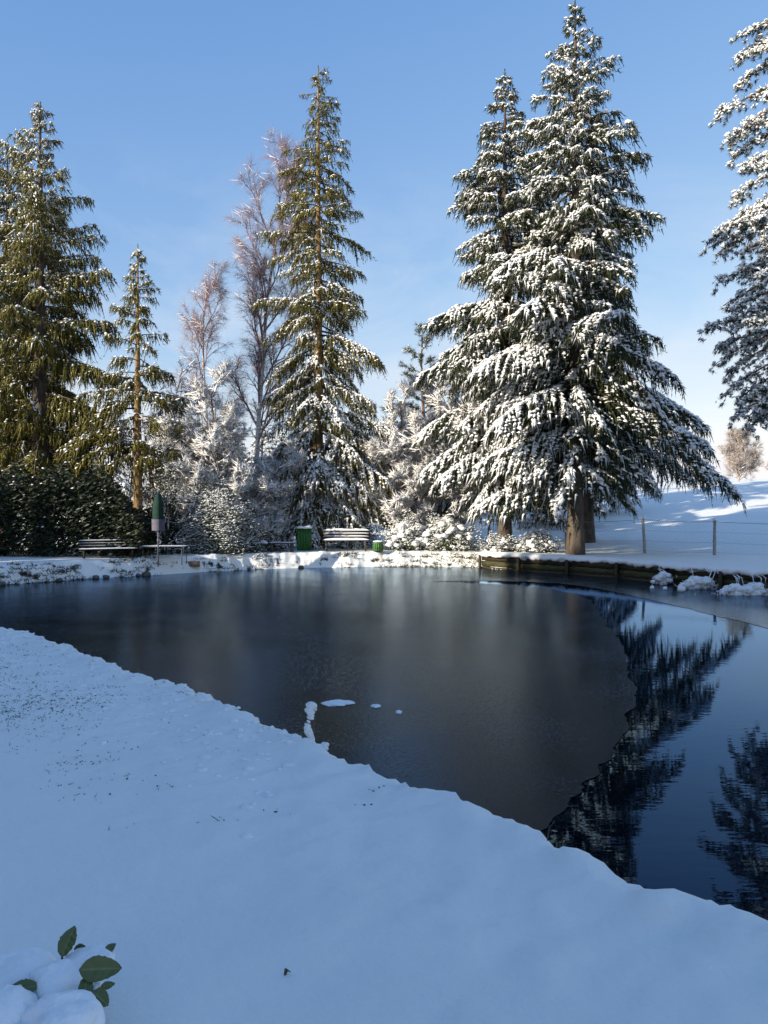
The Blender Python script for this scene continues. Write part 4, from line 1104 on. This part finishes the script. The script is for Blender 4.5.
# low stone table and the dark low stool row, left of the locker
p = GP(259, 30.9); z = gh(p[0], p[1])
tb = thing('stone_table', 'low pale table with a thick snow cap near the parasol', 'table', (p[0], p[1], z))
mb = MB(); mb.box((0, 0, 0.15), (0.50, 0.34, 0.30), jit=0.01); mb.build('block', M['stone'], tb)
mb = MB(); mb.box((0, 0, 0.32), (0.66, 0.46, 0.045), jit=0.005); o = mb.build('slab', M['stone'], tb)
s2 = MB(); snow_slab(s2, (0, 0, 0.343), (0.68, 0.48, 0.11), 13); s2.build('snow', M['snow_pile'], o, True)
p = GP(282, 31.0); z = gh(p[0], p[1])
lb = thing('low_bench', 'dark backless low bench between the stone table and green locker', 'bench', (p[0], p[1], z))
for k in range(3):
    mb = MB(); mb.box((0, -0.13 + 0.13 * k, 0.34), (1.0, 0.115, 0.045)); o = mb.build('seat_slat', M['wood'], lb)
    s2 = MB(); snow_slab(s2, (0, -0.13 + 0.13 * k, 0.363), (0.97, 0.11, 0.022), 17 + k); s2.build('snow', M['snow_pile'], o, True)
for s_ in (-1, 1):
    mb = MB(); mb.box((s_ * 0.38, 0, 0.155), (0.10, 0.34, 0.32)); mb.build('leg', M['wood'], lb)

# table with a folded parasol standing through it
p = GP(164, 27.2); z = gh(p[0], p[1])
tt = thing('garden_table', 'thin topped garden table with slender metal legs on the left bank', 'table', (p[0], p[1], z))
mb = MB(); mb.box((0.02, 0, 0.56), (1.48, 0.75, 0.03)); o = mb.build('table_top', M['metal_shade'], tt)
s2 = MB(); snow_slab(s2, (0.02, 0, 0.576), (1.46, 0.74, 0.012), 23); s2.build('snow', M['snow_pile'], o, True)
for sx in (-0.62, 0.68):
    for sy in (-0.3, 0.3):
        mb = MB(); mb.tube([(sx, sy, -0.05), (sx, sy, 0.545)], 0.016, 8); mb.build('leg', M['metal_shade'], tt, True)
pa = thing('parasol', 'folded dark green parasol with lilac hem on a thin pole', 'parasol', (p[0] - 0.08, p[1] - 0.42, z))
mb = MB(); mb.tube([(0, 0, -0.1), (0, 0, 1.2), (0, 0, 2.42)], 0.022, 10); mb.build('pole', M['metal'], pa, True)
mb = MB(); K = 14; pts = []
zz = np.linspace(1.42, 2.36, 12); rr_ = np.interp(zz, [1.42, 1.6, 2.0, 2.3, 2.36], [0.155, 0.16, 0.15, 0.06, 0.02])
V, F = [], []
for i in range(12):
    for k in range(16):
        an = 6.2832 * k / 16; q = rr_[i] * (1 + (0.18 if k % 2 else -0.14)); V.append((q * math.cos(an), q * math.sin(an), zz[i]))
for i in range(11):
    for k in range(16):
        k2 = (k + 1) % 16; a0, b0, c0, d0 = i * 16 + k, i * 16 + k2, (i + 1) * 16 + k2, (i + 1) * 16 + k
        F += [[a0, b0, c0], [a0, c0, d0]]
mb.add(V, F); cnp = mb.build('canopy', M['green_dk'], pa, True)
V2 = [(x * 1.12, y * 1.12, 1.10 + (zz_ - 1.42) * 2.2) for (x, y, zz_) in V[:48]]
mb = MB(); mb.add(V2, [f for f in F if max(f) < 48]); mb.build('hem', M['lilac'], cnp, True)
mb = MB(); mb.tube([(0, 0, 2.36), (0, 0, 2.48)], [0.03, 0.012], 8); mb.build('finial', M['metal'], pa, True)

# reddish edging stones by the table
for k, (x, Y, lab) in enumerate([(193, 27.9, 'reddish edging block on the bank right of the garden table'), (228, 29.6, 'long reddish edging block on the bank near the stone table')]):
    p = GP(x, Y); mb = MB(); mb.box((0, 0, 0.06), ((0.42, 0.8)[k], 0.25, 0.20), jit=0.015); o = mb.build('edging_block', M['brick'], None)
    o.location = p; tag(o, lab, 'block', 'edging blocks on the bank')

# ------------------------------------------------------------------ snowy stake on the near bank
sx, sy = -0.52, 5.72
sk = thing('stake', 'short snow plastered stake standing at the near bank edge', 'stake', (sx, sy, gh(sx, sy)))
mb = MB(); mb.tube([(0, 0, -0.3), (0.003, 0, 0.1), (0.006, 0, 0.25)], [0.026, 0.025, 0.024], 10, wob=0.04); mb.build('post', M['wood'], sk, True)
s2 = MB()
zz_ = np.linspace(-0.05, 0.25, 30)
rad_ = 0.028 + 0.020 * (fbm(zz_ * 28, zz_ * 0 + 3, 5, 3)) + 0.02 * np.clip((0.04 - zz_) / 0.08, 0, 1)
rad_[19:22] *= 0.72
s2.tube(np.stack([-0.010 + 0.012 * np.sin(zz_ * 40), -0.014 + 0.008 * np.cos(zz_ * 33), zz_], 1), rad_, 12, wob=0.16)
s2.blob((0.004, -0.004, 0.258), (0.042, 0.042, 0.032), seed=70, sub=3, rough=0.6)
for k in range(14):
    s2.blob((rng.normal(0, 0.05), rng.normal(-0.02, 0.03), rng.uniform(-0.035, -0.01)), (0.03, 0.03, 0.022), seed=k + 130, sub=2, rough=0.6)
s2.build('snow', M['snow_pile'], sk, True)

# snow left lying at the rim of the melted hole
rng = np.random.default_rng(95)
for k, (x, y, w, d, lab) in enumerate([(337, 704, 0.16, 0.13, 'largest bluish snow patch on the ice beside the stake'), (376, 707, 0.05, 0.06, 'small snow patch on the ice right of the largest one'), (399, 713, 0.035, 0.05, 'smallest snow patch on the ice, furthest from the stake')]):
    X, Y = wpx(x, y); mb = MB(); mb.blob((0, 0, 0), (w, d, 0.012), seed=k + 60, sub=4, rough=0.75, flatb=0.002, freq=2.6)
    o = mb.build('snow_patch', M['snow_pile'], None, True); o.location = (X, Y, 0.009); tag(o, lab, 'snow patch', 'snow patches on the ice')

# ------------------------------------------------------------------ grass, stones and litter poking through the snow (uncountable)
rng = np.random.default_rng(96)
def scatter_grass(label, pts, n, h, w, spread=0.05):
    mb = MB()
    P0 = np.array([(x, y, z) for x, y, z in pts])
    jj = np.repeat(np.arange(len(P0)), n); N = len(jj)
    b0 = P0[jj] + rng.normal(0, 1, (N, 3)) * np.array([spread, spread, 0])
    mb.spikes(b0, rng.normal(0, 0.9, (N, 3)) * np.array([1, 1, 0.3]) + np.array([0, 0, 0.7]), h * rng.uniform(0.4, 1.2, N), w)
    o = mb.build('grass', M['grass'], None); tag(o, label, 'grass', kind='stuff'); return o
pts = []
while len(pts) < 300:
    X, Y = rng.uniform(-6.0, 0.4), rng.uniform(4, 12)
    pxx = 384 + 804 * X / Y
    d = signed([X], [Y])[0]
    if pxx < -20 or d < 0.25 or d > 2.0: continue
    wgt = math.exp(-((pxx - 20) / 70) ** 2) * 1.0 + 0.05
    if 0.4 < d and rng.uniform() < wgt * (0.12 + 0.88 * math.exp(-((d - 1.35) / 0.4) ** 2)): pts.append((X, Y, gh(X, Y) - 0.012))
while len(pts) < 520:
    X, Y = -2.95 + rng.normal(0, 0.45), 6.75 + rng.normal(0, 0.42)
    if signed([X], [Y])[0] > 0.3: pts.append((X, Y, 0))
mb = MB(); P0 = np.array(pts); jj = np.repeat(np.arange(len(P0)), 5); N = len(jj)
b0 = P0[jj] + rng.normal(0, 1, (N, 3)) * np.array([0.05, 0.035, 0]); b0[:, 2] = height(b0[:, 0], b0[:, 1]) - 0.004
mb.lumps(b0, rng.normal(0, 1, (N, 3)) * np.array([1, 1, 0.3]), rng.uniform(0.004, 0.016, N), rng.uniform(0.002, 0.007, N), rng.uniform(0.004, 0.011, N))
k = rng.uniform(0, 1, N) < 0.15
mb.spikes(b0[k], rng.normal(0, 0.9, (int(k.sum()), 3)) * np.array([1, 1, 0.3]) + np.array([0, 0, 0.5]), rng.uniform(0.02, 0.05, int(k.sum())), 0.006)
tag(mb.build('leaf_litter', M['grass'], None), 'dark crumbs of litter and grass tips poking through the near bank snow', 'litter', kind='stuff')
mb = MB()
cnt = 0
while cnt < 520:
    X, Y = rng.uniform(-6.0, 2.2), rng.uniform(3, 12)
    d = signed([X], [Y])[0]
    if d < 0.15 or d > 1.7 or 384 + 804 * X / Y < -30 or rng.uniform() > math.exp(-((d - 0.5) / 0.55) ** 2) * (1.0 if X < -0.6 else 0.0): continue
    s_ = rng.uniform(0.010, 0.032); mb.blob((X, Y, gh(X, Y) - s_ * 0.12), (s_ * rng.uniform(0.9, 1.6), s_ * 1.1, s_ * 0.55), seed=cnt % 50, sub=2, rough=0.6); cnt += 1
tag(mb.build('snow_clods', M['snow_pile'], None, True), 'small clods of crumbly snow along the near bank edge', 'snow', kind='stuff')
pts = []
for i in range(12 * 14, 19 * 14):
    for q in range(6):
        t = rng.uniform(0, 1); p = shore[i] * (1 - t) + shore[(i + 1) % len(shore)] * t
        d = p - np.array([0, 14.0]); d /= np.linalg.norm(d); o_ = rng.uniform(0.02, 0.45)
        x, y = p + d * o_
        if noise2(np.array([x * 1.3]), np.array([y * 1.3]), 77)[0] > 0.45: pts.append((x, y, max(gh(x, y), 0.0) - 0.02))
scatter_grass('dark tufts of dead grass hanging over the far bank edge', pts, 12, 0.17, 0.026, 0.11)

# stones at the far waterline
for k in range(9):
    i = 12 * 14 + int(rng.uniform(0, 6.4 * 14)); p = shore[i]
    mb = MB(); s_ = rng.uniform(0.05, 0.11)
    mb.blob((0, 0, 0), (s_ * 1.3, s_, s_ * 0.8), seed=k + 200, sub=2, rough=0.5)
    o = mb.build('stone', M['stone'], None); o.location = (p[0], p[1], 0.05)
    tag(o, 'dark stone lying at the waterline of the far bank', 'stone', 'stones along the far waterline')

# twigs on the snow
for k, (x, y, L, an, lab) in enumerate([(283, 981, 0.03, 0.5, 'tiny dark leaf scrap on the snow near the bottom edge'), (547, 843, 0.10, 1.2, 'thin twig sticking out of the snow by the near bank edge')]):
    Y = (EYE - 0.44) * 804 / (y - 512); X = (x - 384) / 804 * Y; z = gh(X, Y)
    mb = MB(); mb.tube([(0, 0, -0.02), (L * .4 * math.cos(an), 0.01, L * .5), (L * math.cos(an), 0.0, L * math.sin(an) * .9)], [0.004, 0.003, 0.002] if k else [0.003, 0.008, 0.0015], 5)
    o = mb.build('twig', M['grass'], None); o.location = (X, Y, z); tag(o, lab, 'twig')

# ------------------------------------------------------------------ leafy plant under snow, bottom left
def m_leaf():
    m = bpy.data.materials.new('laurel_leaf'); m.use_nodes = True
    n, l = m.node_tree.nodes, m.node_tree.links
    b = n['Principled BSDF']; b.inputs['Roughness'].default_value = 0.42
    at = n.new('ShaderNodeAttribute'); at.attribute_name = 'v'
    rp = n.new('ShaderNodeValToRGB')
    rp.color_ramp.elements[0].color = (0.24, 0.26, 0.09, 1); rp.color_ramp.elements[1].color = (0.13, 0.155, 0.045, 1)
    rp.color_ramp.elements[1].position = 0.16
    l.new(at.outputs['Fac'], rp.inputs[0])
    co = n.new('ShaderNodeTexCoord'); nz = n.new('ShaderNodeTexNoise'); nz.inputs['Scale'].default_value = 28; nz.inputs['Detail'].default_value = 5
    l.new(co.outputs['Object'], nz.inputs['Vector'])
    mx = n.new('ShaderNodeMix'); mx.data_type = 'RGBA'; mx.blend_type = 'MULTIPLY'; mx.inputs[7].default_value = (0.5, 0.5, 0.3, 1)
    l.new(nz.outputs['Fac'], mx.inputs[0]); l.new(rp.outputs[0], mx.inputs[6]); l.new(mx.outputs[2], b.inputs['Base Color'])
    bp = n.new('ShaderNodeBump'); bp.inputs['Strength'].default_value = 0.3; bp.inputs['Distance'].default_value = 0.004
    l.new(nz.outputs['Fac'], bp.inputs['Height']); l.new(bp.outputs[0], b.inputs['Normal'])
    return m
M['laurel'] = m_leaf()
rng = np.random.default_rng(97)
PX0, PY0 = -1.12, 2.75
pz = gh(PX0, PY0)
plant = thing('laurel_plant', 'low leafy plant with green leaves under thick pillows of snow, bottom left', 'plant', (0, 0, 0))
def leaf_mesh(L, W, cup=0.15, bendv=0.15):
    nu, nv = 15, 9; V, F, A = [], [], []
    for i in range(nu):
        u = i / (nu - 1); w = W * (math.sin(math.pi * min(1, u ** 0.85)) ** 0.75) * 0.5 + 0.001
        w *= 1 + 0.035 * math.sin(u * 47) + 0.04 * math.sin(u * 9 + L * 90)
        for j in range(nv):
            v = -1 + 2 * j / (nv - 1)
            V.append((L * u, w * v, cup * w * abs(v) ** 1.4 - bendv * L * u * u + 0.002 * math.sin(u * 30 + 3 * abs(v)) )); A.append(min(1, abs(v)))
    for i in range(nu - 1):
        for j in range(nv - 1):
            a0 = i * nv + j; F += [[a0, a0 + nv, a0 + nv + 1], [a0, a0 + nv + 1, a0 + 1]]
    mb = MB(); mb.add(V, F, np.array(A)); return mb
def leaf(x, y, Y, L, W, yaw, pitch, roll=0.0, **kw):
    o = leaf_mesh(L, W, **kw).build('leaf', M['laurel'], plant, True)
    o.location = px(x, y, Y); o.rotation_euler = (roll, pitch, yaw); return o
def GY_at(y): return (EYE - 0.45) * 804 / (y - 512)
# px position of the leaf base, depth, length, width, yaw, pitch
leaf(62, 957, 2.62, 0.095, 0.060, 1.30, -0.95, 0.0)
leaf(79, 970, 2.50, 0.130, 0.072, 0.05, -0.03, 0.85, bendv=0.06)
leaf(86, 976, 2.50, 0.095, 0.044, -1.25, 0.50, 0.1)
leaf(93, 991, 2.46, 0.068, 0.048, -0.55, 0.30, 0.6)
leaf(100, 988, 2.47, 0.045, 0.022, 0.5, -0.1, 0.7)
leaf(105, 953, 2.66, 0.042, 0.026, 0.8, -0.5, 0.5)
leaf(74, 949, 2.68, 0.040, 0.026, 0.1, -0.1, 0.7)
leaf(9, 992, 2.46, 0.085, 0.05, 0.35, -0.1, 0.7)
for (a1, b1, Ya, a2, b2, Yb) in [(60, 1000, 2.62, 78, 970, 2.70), (70, 1000, 2.62, 62, 957, 2.74), (62, 1002, 2.6, 92, 985, 2.62), (78, 1010, 2.58, 100, 957, 2.76)]:
    A0, B0 = px(a1, b1, Ya), px(a2, b2, Yb); A0[2] = gh(A0[0], A0[1]) - 0.05
    mb = MB(); mb.tube([A0, (A0 + B0) / 2 + np.array([0, 0, .02]), B0], [0.006, 0.005, 0.004], 6); mb.build('stem', M['grass'], plant, True)
for k, (x, y, Y, rx, ry, rz_) in enumerate([(56, 984, 2.56, 0.085, 0.09, 0.058), (90, 958, 2.64, 0.070, 0.06, 0.022), (14, 976, 2.62, 0.12, 0.12, 0.055), (62, 1024, 2.36, 0.105, 0.10, 0.070), (4, 1018, 2.40, 0.09, 0.11, 0.075), (97, 988, 2.50, 0.012, 0.04, 0.020), (20, 1064, 2.28, 0.22, 0.12, 0.09)]):
    mb = MB(); mb.blob((0, 0, 0), (rx, ry, rz_), seed=k + 11, sub=4, rough=0.34, freq=1.9)
    o = mb.build('snow_pillow', M['snow_pile'], plant, True); o.location = px(x, y, Y)

# ------------------------------------------------------------------ wood behind the viewer that keeps the near bank in shade (one mass)
rng = np.random.default_rng(98)
wd = MB()
def wood_tree(x, y, H, Lb, nb_=230, wd_=1.4):
    z = rng.uniform(0.4, H, nb_); an = rng.uniform(0, 6.28, nb_)
    wd.spikes(np.stack([np.full(nb_, x), np.full(nb_, y), z], 1), np.stack([np.cos(an), np.sin(an), np.full(nb_, -0.25)], 1), Lb * (1 - z / H) ** 0.7 + 0.2, wd_, flat=0.35)
    wd.segs(np.array([[x, y, -1]]), np.array([[x, y, H]]), 0.3, 0.02, 6)
for k in range(96):
    y = 4.0 - 44 * k / 95 + rng.uniform(-.6, .6)
    wood_tree(-27 - 4 * (k % 2) + rng.uniform(-1.5, 1.5), y - (2.5 if k % 2 else 0), rng.uniform(17, 19) + (6 if y < 1 else 0), 3.4)
for k in range(5):
    wood_tree(-25.5 + rng.uniform(-1, 1), 5.4 + 1.0 * k, 13.6 - 0.7 * k, 2.0, 260, 0.9)
for k in range(13):
    wood_tree(-24.5 + rng.uniform(-1, 1), 13.2 + 0.9 * k, rng.uniform(6.4, 7.2), 1.4, 300, 0.9)
w_o = wd.build('woodland', M['needle'], None)  # unseen wood, there to keep the near bank in shade
tag(w_o, 'dark wood standing out of view that shades the near bank', 'woodland', kind='stuff')
print('total', _t.time() - T0, 'unique', sum(len(m.polygons) for m in bpy.data.meshes), 'tris', sum(len(o.data.polygons) for o in bpy.data.objects if o.type == 'MESH'))
